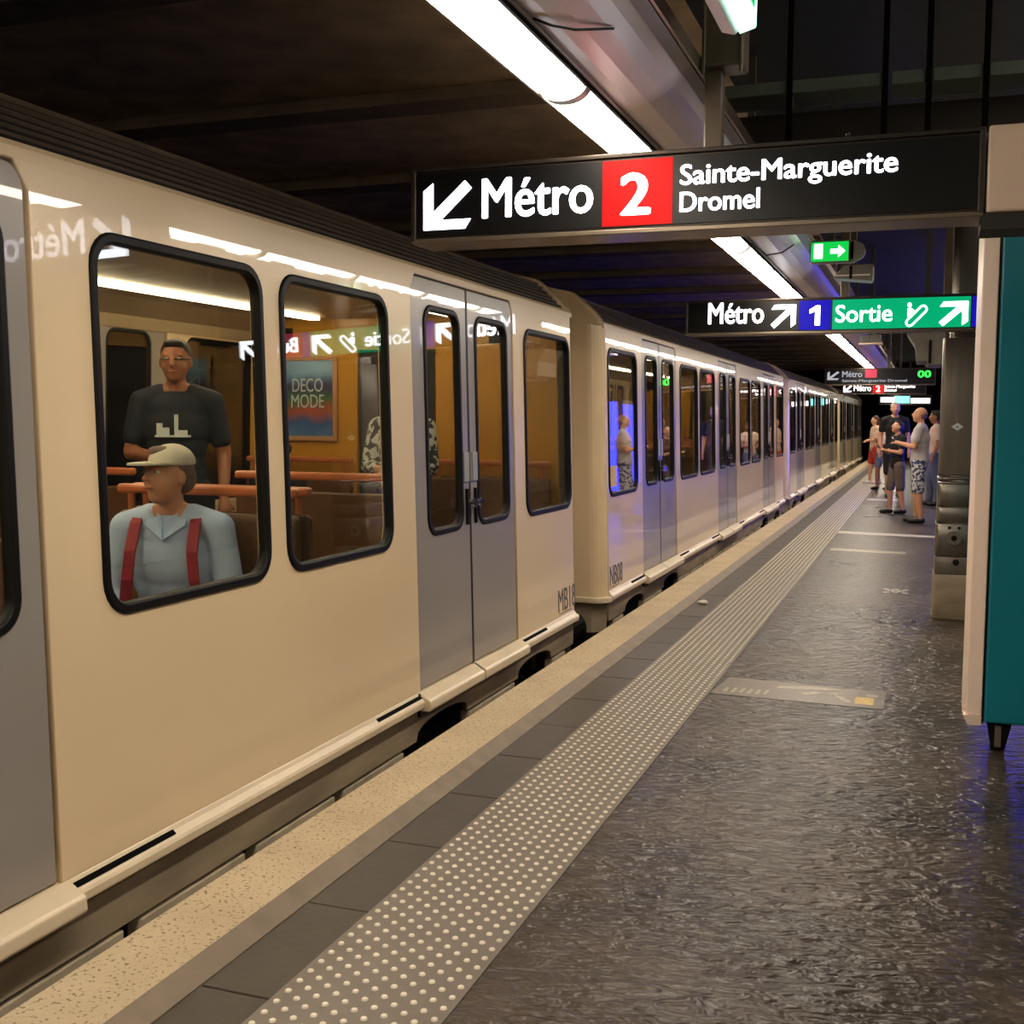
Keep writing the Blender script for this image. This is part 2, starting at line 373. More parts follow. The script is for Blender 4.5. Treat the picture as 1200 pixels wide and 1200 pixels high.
# ------------------------------------------------------------------ lamps over the platform edge
LX, LZ = -1.12, 2.60
def lamp_module():
    o = empty('strip_lamp', (LX, 0, LZ), 'fluorescent strip lamp', 'lamp', 'strip lamps in a row over the platform edge')
    arc = [(.066*math.cos(math.radians(a)), .034*math.sin(math.radians(a))) for a in range(180, 361, 15)]
    MB().prism(arc, 'y', .0, 1.12).build('diffuser', 'lamp_glow', o, smooth=False)
    MB().prism([(-.098, .0), (.098, .0), (.085, .075), (-.085, .075)], 'y', 0, 1.17).build('housing', 'lamp_metal', o)
    MB().prism([(-.092, -.018), (-.078, -.024), (-.07, .004), (-.084, .02)], 'y', 0, 1.17).build('side_rail', 'lamp_metal', o)
    MB().prism([(.074, -.012), (.084, -.012), (.09, .02), (.08, .02)], 'y', 0, 1.17).build('edge_trim', 'black', o)
    ring = [(.082*math.cos(math.radians(a)), .052*math.sin(math.radians(a))) for a in range(180, 361, 15)]
    MB().prism(ring, 'y', 1.12, 1.17).build('joint_ring', 'lamp_metal', o)
    return o
lm = lamp_module()
near = {-1: 'fluorescent strip lamp running out of the top of the picture, nearest of the row',
        0: 'fluorescent strip lamp directly above the big sign with the red square',
        1: 'fluorescent strip lamp hidden just behind the big sign with the red square',
        2: 'fluorescent strip lamp hidden behind the lower edge of the big sign',
        3: 'first fluorescent strip lamp visible below the big sign',
        4: 'second fluorescent strip lamp visible below the big sign',
        5: 'third fluorescent strip lamp below the big sign, next to the green exit lamp',
        6: 'fluorescent strip lamp ending just above the green exit direction sign'}
for k in range(-9, 36):
    c = lm if k == -9 else copy_tree(lm)
    c.location = (LX, 3.61+1.17*k-1.17+1.17, LZ)
    c['label'] = near.get(k, 'small distant strip lamp in the row running past the green exit direction sign' if k > 6 else 'strip lamp of the row overhead, behind the viewer')
# reflector trough beside the lamps
tr = empty('lighting_trough', (-.95, 3, 2.6), 'long grey metal reflector trough beside the row of strip lamps', 'light fitting')
def T(pts): return [(x+.95, z-2.6) for x, z in pts]
tp = [(-1.028, 2.612), (-.98, 2.612), (-.93, 2.622), (-.88, 2.645), (-.84, 2.672), (-.812, 2.702)]
tq = [(x+.004, z+.012) for x, z in reversed(tp)]
y = -9.0
tpan = MB().prism(T(tp+tq), 'y', 0.004, 2.996).build('trough_panel', 'trough', tr, smooth=False)
for i in range(17):
    c = tpan if i == 0 else tpan.copy()
    if i: COL.objects.link(c); c.parent = tr
    c.location = (0, -10.25+3*i, 0)
MB().prism(T([(-.812, 2.70), (-.772, 2.71), (-.772, 2.76), (-.812, 2.76)]), 'y', -12, 40).build('edge_rail', 'rib_black', tr)
MB().prism(T([(-.77, 2.715), (-.76, 2.715), (-.76, 2.765), (-.77, 2.765)]), 'y', -12, 40).build('edge_lip', 'sign_trim', tr)
MB().prism(T([(-1.23, 2.678), (-.812, 2.705), (-.812, 2.80), (-1.23, 2.80)]), 'y', -12, 40).build('spine', 'wall_dark', tr)
hg = MB().box(-.02, .02, -.02, .02, .2, 1.16).build('hanger', 'wire_grey', tr); hg.location = (-.1, -10.3, 0)
for k in range(1, 14):
    c = hg.copy(); COL.objects.link(c); c.parent = tr; c.location = (-.1, -10.3+3.6*k, 0)
mb = MB(); pts = [(-1.02, 2.98, 2.606), (-.985, 3.03, 2.600), (-.94, 3.10, 2.606), (-.90, 3.17, 2.625), (-.87, 3.24, 2.645)]
for p, q in zip(pts, pts[1:]): mb.tube(p, q, .004, n=6)
tag(mb.build('cable', 'cable'), 'thin black cable across the trough at the top of the picture', 'cable')
mb = MB(); pts = [(-1.03, 7.05, 2.60), (-.97, 7.3, 2.56), (-.90, 7.5, 2.60), (-.84, 7.6, 2.66)]
for p, q in zip(pts, pts[1:]): mb.tube(p, q, .005, n=6)
tag(mb.build('cable', 'cable'), 'thin black cable sagging beside the green exit lamp', 'cable')
# second row of lamps on the other side of the platform
def tube_lamp():
    o = empty('tube_lamp', (0, 0, 0), 'bare tube lamp', 'lamp', 'bare tube lamps high over the middle of the platform')
    MB().tube((0, .04, -.03), (0, .86, -.03), .010, n=12).build('tube', 'tube_glow', o)
    MB().prism([(-.05, -.005), (.05, -.005), (.035, .04), (-.035, .04)], 'y', 0, .9).build('batten', 'lamp_metal', o)
    for y in (.02, .86): MB().box(-.014, .014, y, y+.02, -.052, 0).build('socket', 'beige', o)
    MB().box(-.012, .012, .44, .46, .04, .26).build('stem', 'wire_grey', o)
    return o
tl_ = tube_lamp()
for k in range(0, 38):
    c = tl_ if k == 0 else copy_tree(tl_)
    c.location = (1.8, -7.5+1.35*k, 3.49); c['label'] = 'bare tube lamp of the high row over the middle of the platform'

# pale cable tray high up on the right
ty = empty('cable_tray', (-1.05, 6, 3.17), 'pale green cable tray across the dark ceiling on the right', 'cable tray')
for i, (a, b_) in enumerate(((0, .335), (.36, .78), (.83, .985), (1.02, 1.24), (1.27, 2.2), (2.24, 3.2))):
    MB().box(a, b_, 0, .3, 0, .062).build('tray_section', 'beam_green', ty, bevel=.004)
for x in (.347, .80, 1.0, 1.255, 2.22): MB().box(x-.014, x+.014, -.012, .02, -.4, .58).build('hanger', 'black', ty)
MB().box(-.02, 3.2, .31, .34, -.35, -.02).build('back_panel', 'wall_dark', ty)

# ------------------------------------------------------------------ the train
CL, CW = 12.10, 2.6
DOORS = (1.31, 5.26, 9.31); DW = 1.48
WINS = [(.14, 1.12)] + [(2.98, 3.95), (4.07, 5.04)] + [(6.98, 7.95), (8.07, 9.04)] + [(10.98, 11.96)]
def build_car():
    root = empty('metro_car', (-2.4, 0, 0), 'metro car', 'metro car', 'cars of the metro train')
    def side(rot):
        parts = []
        holes = [rrect(a+.012, b_-.012, .932, 2.108, .10) for a, b_ in WINS]
        out = [(.10, .17)]
        for d in DOORS: out += [(d, .17), (d, 2.18), (d+.05, 2.262), (d+DW-.05, 2.262), (d+DW, 2.18), (d+DW, .17)]
        out += [(CL-.10, .17), (CL-.10, 2.285), (.10, 2.285)]
        parts.append(plate('side_wall', 'cream', out, holes, .05, .005))
        # rolled cornice above, flared sill below
        cor = [(.001, 2.266), (.0005, 2.298), (-.012, 2.316), (-.03, 2.322), (-.07, 2.326), (-.07, 2.266)]
        parts.append(MB().prism(cor, 'y', .06, CL-.06).build('cornice', 'cream', smooth=False))
        sil = [(-.05, .172), (0, .172), (.010, .155), (.030, .138), (.036, .128), (.036, .102), (.028, .094), (-.05, .094)]
        segs = [0.10]
        for d in DOORS: segs += [d-.03, d+DW+.03]
        segs += [CL-.10]
        for a, b_ in zip(segs[0::2], segs[1::2]): parts.append(MB().prism(sil, 'y', a, b_).build('sill', 'cream_sill', bevel=.004))
        for d in DOORS:
            for (a, b_) in ((d-.52, d-.035), (d+DW+.035, d+DW+.52)):
                parts.append(MB().prism([(.008, .1585), (.022, .1455), (.0235, .1475), (.0095, .1605)], 'y', a, b_).build('door_track_slot', 'black'))
            stp = [(-.05, .172), (.004, .172), (.055, .140), (.066, .130), (.068, .088), (.060, .078), (-.05, .078)]
            for (a, b_) in ((d-.03, d+DW/2-.012), (d+DW/2+.012, d+DW+.03)):
                parts.append(MB().prism(stp, 'y', a, b_).build('door_step', 'cream_sill', bevel=.008))
            parts.append(MB().prism([(-.05, .168), (.0, .168), (.052, .136), (.060, .08), (-.05, .08)], 'y', d+DW/2-.011, d+DW/2+.011).build('step_joint', 'rubber'))
            parts.append(MB().prism([(-.045, .168), (.012, .168), (.012, .05), (-.045, .05)], 'y', d-.042, d-.031).build('step_joint', 'rubber'))
        # windows
        for a, b_ in WINS:
            g = plate('window', 'rubber', rrect(a, b_, .92, 2.12, .115), [rrect(a+.034, b_-.034, .956, 2.084, .085)], .045, .008, at=.010)
            p = plate('pane', 'pane_glass', rrect(a+.028, b_-.028, .950, 2.090, .085), (), .008, 0, at=-.008); p.parent = g
            parts.append(g)
        # doors: two leaves each
        for d in DOORS:
            for j in (0, 1):
                a = d+.010 if j == 0 else d+DW/2+.013; b_ = d+DW/2-.013 if j == 0 else d+DW-.010
                wa, wb = (a+.15, b_-.105) if j == 0 else (a+.105, b_-.10)
                rad = (.02, .07, .01, .01) if j == 0 else (.07, .02, .01, .01)
                lf = plate('door_leaf', 'door_grey', rrect(a, b_, .178, 2.255, 0, radii=rad), [rrect(wa, wb, .95, 2.115, .09)], .035, .005, at=-.006); parts.append(lf)
                g = plate('window_gasket', 'rubber', rrect(wa-.012, wb+.012, .938, 2.127, .10), [rrect(wa+.022, wb-.022, .972, 2.093, .07)], .04, .008, at=.003); g.parent = lf
                p = plate('pane', 'pane_glass', rrect(wa+.012, wb-.012, .962, 2.103, .07), (), .008, 0, at=-.02); p.parent = lf
                hx = b_-.05 if j == 0 else a+.05
                h = MB().box(-.006, .004, hx-.035, hx+.035, 1.20, 1.36).build('notice_plate', 'cabin_grey'); h.parent = lf
                h = MB().box(-.006, .010, hx-.012, hx+.012, .96, 1.16).build('handle_recess', 'rubber', bevel=.004); h.parent = lf
                q = .018 if j == 0 else -.018
                h = MB().tube((.002, hx+q, 1.08), (.035, hx+q, 1.08), .02).tube((.035, hx+q, 1.08), (.048, hx+q, 1.08), .027).build('handle', 'chrome', smooth=False); h.parent = lf
            parts.append(MB().box(-.045, -.008, d+DW/2-.014, d+DW/2+.014, .175, 2.25).build('door_seal', 'rubber'))
        # skirt with arched cut-outs, lower rail
        sk = [(.12, .086)]
        bot = [(.12, -.075)]
        for c in (.98, 2.5, 9.6, 11.12):
            bot += [(c-.36, -.075)] + [(c-.34*math.cos(math.radians(t)), -.075+.085*math.sin(math.radians(t))**.6) for t in range(0, 181, 20)] + [(c+.36, -.075)]
        bot += [(CL-.12, -.075)]
        parts.append(plate('skirt', 'skirt', [(.12, .09)]+bot+[(CL-.12, .09)], (), .03, .004, at=.0))
        lo = [(.3, .6), (1.36, 2.1)] + [(2.90+.7*i, 2.90+.7*i+.62) for i in range(9)] + [(9.98, 10.74), (11.5, 11.8)]
        for a, b_ in lo: parts.append(MB().box(-.06, -.004, a, b_, -.26, -.088).build('lower_rail', 'skirt_low', bevel=.008))
        # ribbed louvre roof edge
        sx, sz = (-.255+.045)/.29, (2.522-2.322)/.29
        for i in range(6):
            t0 = .022+.047*i; x = -.045+sx*t0; z = 2.322+sz*t0; hw = .0045; pr = .014; nx, nz_ = sz, -sx
            parts.append(MB().prism([(x-sx*hw, z-sz*hw), (x-sx*hw+nx*pr, z-sz*hw+nz_*pr), (x+sx*hw+nx*pr, z+sz*hw+nz_*pr), (x+sx*hw, z+sz*hw)], 'y', .13, CL-.13).build('roof_rib', 'rib_black'))
        for p in parts:
            p.parent = root
            if rot: p.rotation_euler = (0, 0, math.pi); p.location = (-CW, CL, 0)
        return parts
    near_parts = side(False)
    for p in near_parts:                       # far side of the car: the same parts turned round
        if p.name.split('.')[0] in ('lower_rail', 'roof_rib', 'door_track_slot', 'step_joint', 'handle'): continue
        c = copy_tree(p, root); c.rotation_euler = (0, 0, math.pi); c.location = (-CW, CL, 0)
    # roof, floor, ceiling, underframe
    prof = [(-.03, 2.318), (-.255, 2.52), (-.5, 2.575), (-1.3, 2.62), (-2.1, 2.575), (-2.345, 2.52), (-2.57, 2.318), (-2.3, 2.35), (-1.3, 2.36), (-.3, 2.35)]
    MB().prism(prof, 'y', .1, CL-.1).build('roof', 'roof_black', root)
    MB().box(-CW+.05, -.05, .1, CL-.1, .06, .10).build('cabin_floor', 'cabin_floor', root)
    MB().prism([(-.055, 2.12), (-.075, 2.20), (-.35, 2.28), (-2.25, 2.28), (-2.525, 2.20), (-2.545, 2.12), (-2.545, 2.33), (-.055, 2.33)], 'y', .12, CL-.12).build('cabin_ceiling', 'cabin_ceiling', root)
    for x in (-.75, -1.85): MB().box(x-.035, x+.035, .5, CL-.5, 2.255, 2.285).build('cabin_lamp', 'cabin_glow', root)
    MB().box(-CW+.25, -.25, .3, CL-.3, -.6, .055).build('underframe', 'undercarriage', root)
    for u in (.98, 2.5, 9.6, 11.12):
        for x in (-.28, -CW+.28):
            wgt = MB().tube((x+.13, u, -.62), (x-.13, u, -.62), .5, n=28).build('wheel', 'rubber', root, bevel=.03)
            MB().tube((x+.15, u, -.62), (x-.15, u, -.62), .22, n=20).build('hub', 'undercarriage', wgt)
    # ends: rounded cream caps with roof arch
    for e in (0, 1):
        m_ = (lambda u: u) if e == 0 else (lambda u: CL-u)
        def ring(x, z, k): return x
        plan = []
        for a in range(0, 91, 15): plan.append((-.12+.12*math.cos(math.radians(a)), .12-.12*math.sin(math.radians(a))))
        half = [(x-.001, m_(u)) for x, u in plan]
        other = [(-CW-x+.001, u) for x, u in reversed(half)]
        pl = half+other
        inner = [(-CW+.05, m_(.16)), (-.05, m_(.16))]
        MB().prism(pl+[(-CW+.001, m_(.13)), (-.001, m_(.13))], 'z', .10, 2.30).build('end_cap', 'cream', root, smooth=False)
        lip = [(x*1.0+(.03 if x > -.2 else -.03 if x < -CW+.2 else 0), m_(.0)+(u-m_(.0))*1.0+(-.03 if e == 0 else .03)*(1 if abs(u-m_(0)) < .09 else 0)) for x, u in pl]
        MB().prism(lip+[(-CW-.03, m_(.13)), (.03, m_(.13))], 'z', .085, .13).build('end_sill', 'cream_sill', root, bevel=.012)
        arch = [(-.001, 2.28), (-.03, 2.335), (-.08, 2.40), (-.16, 2.475), (-.255, 2.545), (-.5, 2.60), (-1.3, 2.645), (-2.1, 2.60), (-2.345, 2.545), (-2.44, 2.475), (-2.52, 2.40), (-2.57, 2.335), (-CW+.001, 2.28)]
        MB().prism(arch, 'y', m_(.0 if e == 0 else .14), m_(.14 if e == 0 else .0)).build('end_arch', 'cream', root, bevel=.02)
        MB().box(-CW+.3, -.3, m_(.02) if e == 0 else m_(.35), m_(.35) if e == 0 else m_(.02), -.3, .1).build('end_skirt', 'skirt', root, bevel=.02)
        MB().prism([(-.02, m_(.12)), (-.12, m_(.03)), (-CW+.12, m_(.03)), (-CW+.02, m_(.12))], 'z', -.16, .09).build('end_apron', 'skirt', root)
        # yellow end partition with dark gangway door
        pw = plate('end_partition', 'cabin_yellow', [(-CW+.05, .10), (-.05, .10), (-.05, 2.28), (-CW+.05, 2.28)], [[(-1.62, .11), (-.98, .11), (-.98, 2.05), (-1.62, 2.05)]], .03, 0, root, 'xz', m_(.24 if e == 0 else .27))
        gd = MB().box(-1.62, -.98, m_(.22), m_(.235), .11, 2.05).build('gangway_door', 'wall_dark', root)
        for x in (-2.3, -.42): MB().box(x-.13, x+.13, m_(.30), m_(.285), 2.08, 2.22).build('notice_box', 'rubber', root)
    for x in (-1.3,): MB().box(x-.5, x+.5, -.34, .05, .2, 2.3).build('gangway_bellows', 'rubber', root)
    # seats: transverse benches back to back in each bay, on both sides of the aisle
    def bench(u, dirn, x0, x1):
        f = dirn
        s = MB().prism([(u, .10), (u+f*.06, .10), (u+f*.10, .42), (u, .42)], 'x', x0, x1).build('seat_base', 'rubber', root)
        s = MB().prism([(u+f*.02, .50), (u+f*.46, .54), (u+f*.48, .50), (u+f*.46, .44), (u+f*.02, .42)], 'x', x0, x1).build('seat', 'seat_brown', root, bevel=.02)
        bk = MB().prism([(u+f*.09, .48), (u+f*.03, 1.12), (u-f*.005, 1.14), (u-f*.02, .42), (u+f*.06, .42)], 'x', x0, x1).build('backrest', 'seat_brown', root, bevel=.015)
        MB().box(x0, x1, min(u-f*.012, u+f*.035), max(u-f*.012, u+f*.035), 1.21, 1.25).build('top_rail', 'rail_orange', bk, bevel=.012)
        for x in (x0+.06, x1-.06): MB().tube((x, u+f*.012, 1.1), (x, u+f*.012, 1.22), .014).build('rail_post', 'rail_orange', bk)
    for b0 in (2.84, 6.84):
        for (xa, xb) in ((-.98, -.08), (-CW+.08, -CW+.98)):
            bench(b0+1.48, -1, xa, xb); bench(b0+1.56, 1, xa, xb)
            for u in (b0+2.38, b0+.02):
                sc = MB().box(xa, xb, u, u+.03, .10, 1.17).build('screen', 'seat_brown', root, bevel=.01)
                MB().box(xa, xb, u-.012, u+.042, 1.23, 1.27).build('top_rail', 'rail_orange', sc, bevel=.012)
                MB().box(xb-.05 if xa > -1.3 else xa+.02, xb-.02 if xa > -1.3 else xa+.05, u, u+.03, 1.17, 2.26).build('grab_pole', 'chrome', sc)
    for (xa, xb) in ((-.98, -.08), (-CW+.08, -CW+.98)):
        bench(.34, 1, xa, xb); bench(CL-.34, -1, xa, xb)
    return root
car = build_car()
starts = (-4.08, 8.78, 21.64, 34.50)
labels = ('nearest cream metro car, with large windows showing a seated man in a cap',
          'second cream metro car from the viewer, with yellow sticker in its end window',
          'third cream metro car, small, standing beside the waiting people',
          'farthest cream metro car at the dark tunnel end')
cars = []
for i in range(4):
    c = car if i == 0 else copy_tree(car)
    c.location = (-2.4, starts[i], 0); c['label'] = labels[i]; cars.append(c)
for c, s_, u0 in ((cars[0], 'MB18', 11.62), (cars[1], 'NB08', .14)):
    t_ = text('car_number', s_, 'text_grey', u0, u0+.40, .205, .365, .0, c, .002, .0, 'yz')
    t_['label'] = 'grey car number lettering'
    MB().box(0, .0015, u0+.02, u0+.3, .19, .196).build('number_underline', 'text_grey', c)
st = MB().box(-.006, -.0045, .20, .42, 1.0, 1.17).build('sticker', 'sticker_yellow', cars[1]); st['label'] = 'yellow warning sticker on the pane'
# the body leans in slightly towards the roof
seen = set()
def lean(o):
    for ch in o.children:
        if ch.type == 'MESH' and ch.data.name not in seen:
            seen.add(ch.data.name)
            for v_ in ch.data.vertices:
                v_.co.x += (1+2*v_.co.x/CW)*-.028*(min(max(v_.co.z, .17), 2.55)-1.5)
        lean(ch)
for c in cars: lean(c)
# black ribbed bellows between the first two cars
for i in range(3):
    g = empty('coupling_hose', (-2.62, starts[i]+CL+.36, -.1), ('fat black ribbed rubber hose between the two nearest cars', 'black ribbed hose between second and third car', 'black ribbed hose between third and last car')[i], 'hose')
    mb = MB()
    for k in range(7):
        y = -.2+.066*k
        mb.tube((0, y, 0), (0, y+.033, 0), .13, .155, 18).tube((0, y+.033, 0), (0, y+.066, 0), .155, .13, 18)
    mb.build('hose', 'rubber', g)
    MB().tube((0, -.34, 0), (0, -.2, 0), .1, n=16).tube((0, .262, 0), (0, .38, 0), .1, n=16).build('hose_end', 'undercarriage', g)
# poster on the yellow end wall of the nearest car
po = empty('poster', (-4.42, starts[0]+CL-.285, 1.37), 'small framed DECO MODE poster on the yellow end wall inside the train', 'poster')
plate('poster_frame', 'poster_frame', [(-.24, 0), (.24, 0), (.24, .64), (-.24, .64)], [[(-.205, .035), (.205, .035), (.205, .605), (-.205, .605)]], .02, .003, po, 'xz', -.012)
MB().box(-.21, .21, -.006, .006, .03, .61).build('poster_sheet', 'poster_print', po)
text('poster_title', 'DECO', 'print_white', -.14, .12, .37, .47, -.007, po, .002, .0)
text('poster_title', 'MODE', 'print_white', -.15, .13, .25, .35, -.007, po, .002, .0)

# ------------------------------------------------------------------ signs
def arrow(name, material, x0, x1, z0, z1, y, parent, kind):
    """diagonal arrow pictogram; kind 'dl' points down-left, 'ur' up-right"""
    w_ = (x1-x0); h_ = (z1-z0); t = .2
    # drawn pointing down-left in the unit square
    P = [(0, 0), (.86, 0), (1.0-.02, .2), (.36, .2), (1.0, .84), (.86, 1.0), (.2, .36), (.2, .98), (0, .82)]
    if kind == 'ur': P = [(1-a, 1-b_) for a, b_ in P]
    pts = [(x0+a*w_, z0+b_*h_) for a, b_ in P]
    return plate(name, material, pts, (), .004, 0, parent, 'xz', y-.004)
def escalator(material, x0, x1, z0, z1, y, parent):
    w_, h_ = x1-x0, z1-z0
    def L(p): return (x0+p[0]*w_, z0+p[1]*h_)
    ang = math.atan2(.62, .62); c_, s_ = math.cos(ang), math.sin(ang)
    def cap(r): 
        out = []
        for i in range(9):
            t = -math.pi/2+math.pi*i/8; out.append((.36+r*math.cos(t), r*math.sin(t)))
        for i in range(9):
            t = math.pi/2+math.pi*i/8; out.append((-.36+r*math.cos(t), r*math.sin(t)))
        return [L((.53+a*c_-b_*s_, .45+a*s_+b_*c_)) for a, b_ in out]
    plate('escalator_icon', material, cap(.17), [cap(.10)], .004, 0, parent, 'xz', y-.004)
    plate('figure_icon', material, [L(p) for p in ((.18, .42), (.30, .42), (.36, .62), (.44, .58), (.46, .64), (.32, .76), (.18, .74))], (), .004, 0, parent, 'xz', y-.004)
    plate('figure_icon', material, [L((.25+.08*math.cos(a), .88+.09*math.sin(a))) for a in (i*math.pi/5 for i in range(10))], (), .004, 0, parent, 'xz', y-.004)
def panel(name, material, x0, x1, z0, z1, y, parent): return MB().box(x0, x1, y-.003, y+.01, z0, z1).build(name, material, parent)
def sign_box(x0, x1, z0, z1, Y, label, posts=(), depth=.19, cat='sign', name='hanging_sign', post_top=3.75):
    o = empty(name, ((x0+x1)/2, Y, z0), label, cat); o['_c'] = 0; del o['_c']
    ox = (x0+x1)/2
    def lx(v_): return v_-ox
    MB().box(lx(x0), lx(x1), .006, depth, 0, z1-z0).build('housing', 'sign_frame', o, bevel=.006)
    MB().box(lx(x0)+.012, lx(x1)-.012, 0, .008, .012, z1-z0-.012).build('face', 'sign_black', o)
    MB().box(lx(x0)-.006, lx(x1)+.006, -.004, depth+.004, -.014, .003).build('bottom_trim', 'sign_trim', o, bevel=.003)
    MB().box(lx(x0)-.006, lx(x1)+.006, -.004, depth+.004, z1-z0-.003, z1-z0+.012).build('top_trim', 'sign_frame', o, bevel=.003)
    for x in (x0-.008, x1-.012): MB().box(lx(x), lx(x)+.02, -.006, depth+.002, -.004, z1-z0+.006).build('end_trim', 'sign_frame', o, bevel=.004)
    for p in posts: MB().box(lx(p)-.03, lx(p)+.03, depth/2-.03, depth/2+.03, z1-z0, post_top-z0).build('post', 'rib_black', o, bevel=.006)
    return o, lx
# 1: big sign of line 2
Z0, Z1 = 2.203, 2.452
o, lx = sign_box(-1.815, .135, Z0, Z1, 3.95, 'large black hanging sign reading Métro 2 Sainte-Marguerite Dromel, nearest of the signs', (-.725,), post_top=3.70)
arrow('arrow', 'letter_white', lx(-1.772), lx(-1.582), .034, .205, 0, o, 'dl')
text('lettering', 'Métro', 'letter_white', lx(-1.542), lx(-1.126), .064, .206, 0, o)
panel('red_square', 'red_panel', lx(-1.092), lx(-.846), .014, .236, 0, o)
text('line_number', '2', 'letter_white', lx(-1.028), lx(-.920), .048, .192, -.003, o, bold=.03)
text('lettering', 'Sainte-Marguerite', 'letter_white', lx(-.820), lx(-.117), .118, .208, 0, o)
text('lettering', 'Dromel', 'letter_white', lx(-.820), lx(-.551), .049, .116, 0, o)
MB().box(lx(.148), lx(2.3), -.01, .2, -.004, .262).build('end_box', 'beige_box', o, bevel=.008)
MB().box(lx(.135), lx(2.3), .0, .19, -.055, -.004).build('end_box_base', 'wall_dark', o)
MB().box(lx(2.1), lx(2.2), .05, .15, .25, 1.547).build('post', 'rib_black', o)
MB().box(lx(-.756), lx(-.62), .02, .16, .53, .78).build('post_bracket', 'rib_black', o, bevel=.01)
for x in (-.755, -.63): MB().box(lx(x), lx(x)+.012, .0, .03, .5, .78).build('bracket_strap', 'sign_trim', o, bevel=.003)
MB().tube((lx(-.715), .09, .25), (lx(-.9), .05, .256), .006).build('lamp_cable', 'cable', o)
MB().sphere((lx(-.275), .02, .272), .008).build('screw', 'chrome', o)
# 2: green exit direction sign
o, lx = sign_box(-1.80, 1.42, 2.215, 2.455, 9.0, 'long hanging sign reading Métro 1 and Sortie on green, with arrows', (-.62, .105, 1.3), .17, post_top=3.70)
text('lettering', 'Métro', 'letter_white', lx(-1.629), lx(-1.205), .068, .232, 0, o)
arrow('arrow', 'letter_white', lx(-1.152), lx(-.966), .028, .205, 0, o, 'ur')
panel('blue_square', 'blue_panel', lx(-.943), lx(-.712), .012, .23, 0, o)
plate('line_number', 'letter_white', [(lx(-.825)+a, .045+b_) for a, b_ in ((0, 0), (.036, 0), (.036, .146), (.008, .146), (-.04, .118), (-.04, .088), (0, .104))], (), .004, 0, o, 'xz', -.007)
panel('green_panel', 'green_panel', lx(-.700), lx(.262), .012, .23, 0, o)
text('lettering', 'Sortie', 'letter_white', lx(-.676), lx(-.274), .062, .19, -.003, o, bold=.008)
escalator('letter_white', lx(-.20), lx(-.022), .015, .20, -.003, o)
arrow('arrow', 'letter_white', lx(.05), lx(.245), .02, .195, -.003, o, 'ur')
panel('blue_strip', 'blue_panel', lx(.272), lx(.345), .012, .23, 0, o)
panel('red_panel', 'pink_panel', lx(.355), lx(.72), .012, .23, 0, o)
text('lettering', 'Bus', 'letter_white', lx(.39), lx(.62), .06, .19, -.003, o)
arrow('arrow', 'letter_white', lx(.80), lx(.98), .02, .195, 0, o, 'ur')
# 3: dim information display with a green clock
o, lx = sign_box(-1.80, .10, 2.20, 2.48, 21.9, 'dim black information display with green digits, first of the distant signs', (-.70, -.05), .2, post_top=3.70)
arrow('arrow', 'letter_dim', lx(-1.76), lx(-1.55), .08, .24, 0, o, 'dl')
text('lettering', 'Métro', 'letter_dim', lx(-1.50), lx(-1.15), .13, .24, 0, o)
panel('red_square', 'pink_panel', lx(-1.10), lx(-.90), .12, .27, 0, o)
text('lettering', 'Sainte-Marguerite Dromel', 'letter_dim', lx(-1.5), lx(-.38), .03, .09, 0, o)
text('clock_digits', '00', 'led_green', lx(-.20), lx(.02), .12, .24, 0, o)
# 4: bright distant copy of the line 2 sign
o, lx = sign_box(-2.02, -.07, 2.20, 2.45, 29.5, 'bright distant line 2 sign below the dim information display', (-.68,), .19, post_top=3.70)
arrow('arrow', 'letter_far', lx(-1.98), lx(-1.78), .034, .205, 0, o, 'dl')
text('lettering', 'Métro', 'letter_far', lx(-1.74), lx(-1.33), .064, .206, 0, o)
panel('red_square', 'red_panel', lx(-1.29), lx(-1.04), .014, .236, 0, o)
text('line_number', '2', 'letter_far', lx(-1.22), lx(-1.12), .048, .192, -.003, o)
text('lettering', 'Sainte-Marguerite', 'letter_far', lx(-1.02), lx(-.32), .118, .208, 0, o)
text('lettering', 'Dromel', 'letter_far', lx(-1.02), lx(-.75), .049, .116, 0, o)
# 5: farthest sign
o, lx = sign_box(-1.72, .10, 2.15, 2.48, 45, 'farthest small sign, pale cyan and white, above the waiting people', (-.68,), .19, post_top=3.70)
panel('white_panel', 'letter_far', lx(-1.68), lx(-1.2), .08, .26, 0, o)
panel('cyan_panel', 'cyan_panel', lx(-1.2), lx(-.66), .04, .30, 0, o)
panel('white_panel', 'letter_far', lx(-.62), lx(.04), .04, .22, 0, o)

# emergency exit lamps
o = empty('exit_lamp', (-.575, 3.27, 2.71), 'white edged emergency exit lamp at the very top of the picture', 'exit lamp')
MB().prism([(-.055, .012), (-.015, .0), (.0, .012), (.0, .16), (-.075, .16), (-.075, .10)], 'y', 0, .34).build('lamp_body', 'beige', o, bevel=.004)
MB().prism([(.0, .0), (.05, .014), (.052, .16), (.0, .16)], 'y', .004, .336).build('diffuser', 'exit_cyan', o, bevel=.004)
MB().box(-.07, -.01, -.002, 0, .055, .06).build('seam', 'rubber', o)
plate('pictogram', 'exit_green', [(.08, .05), (.26, .05), (.26, .14), (.08, .14)], (), .004, 0, o, 'yz', .055)
MB().box(-.02, .02, .14, .2, .16, 1.04).build('stem', 'wire_grey', o)
o = empty('exit_lamp', (-.645, 8.0, 2.588), 'green running man emergency exit lamp above the green direction sign', 'exit lamp')
MB().box(-.135, .16, .0, .07, 0, .15).build('lamp_body', 'fixture_grey', o, bevel=.015)
MB().tube((.16, .0, .075), (.16, .07, .075), .06, n=20).build('end_cap', 'fixture_grey', o)
MB().box(-.125, .115, -.008, .002, .012, .138).build('diffuser', 'exit_green', o, bevel=.003)
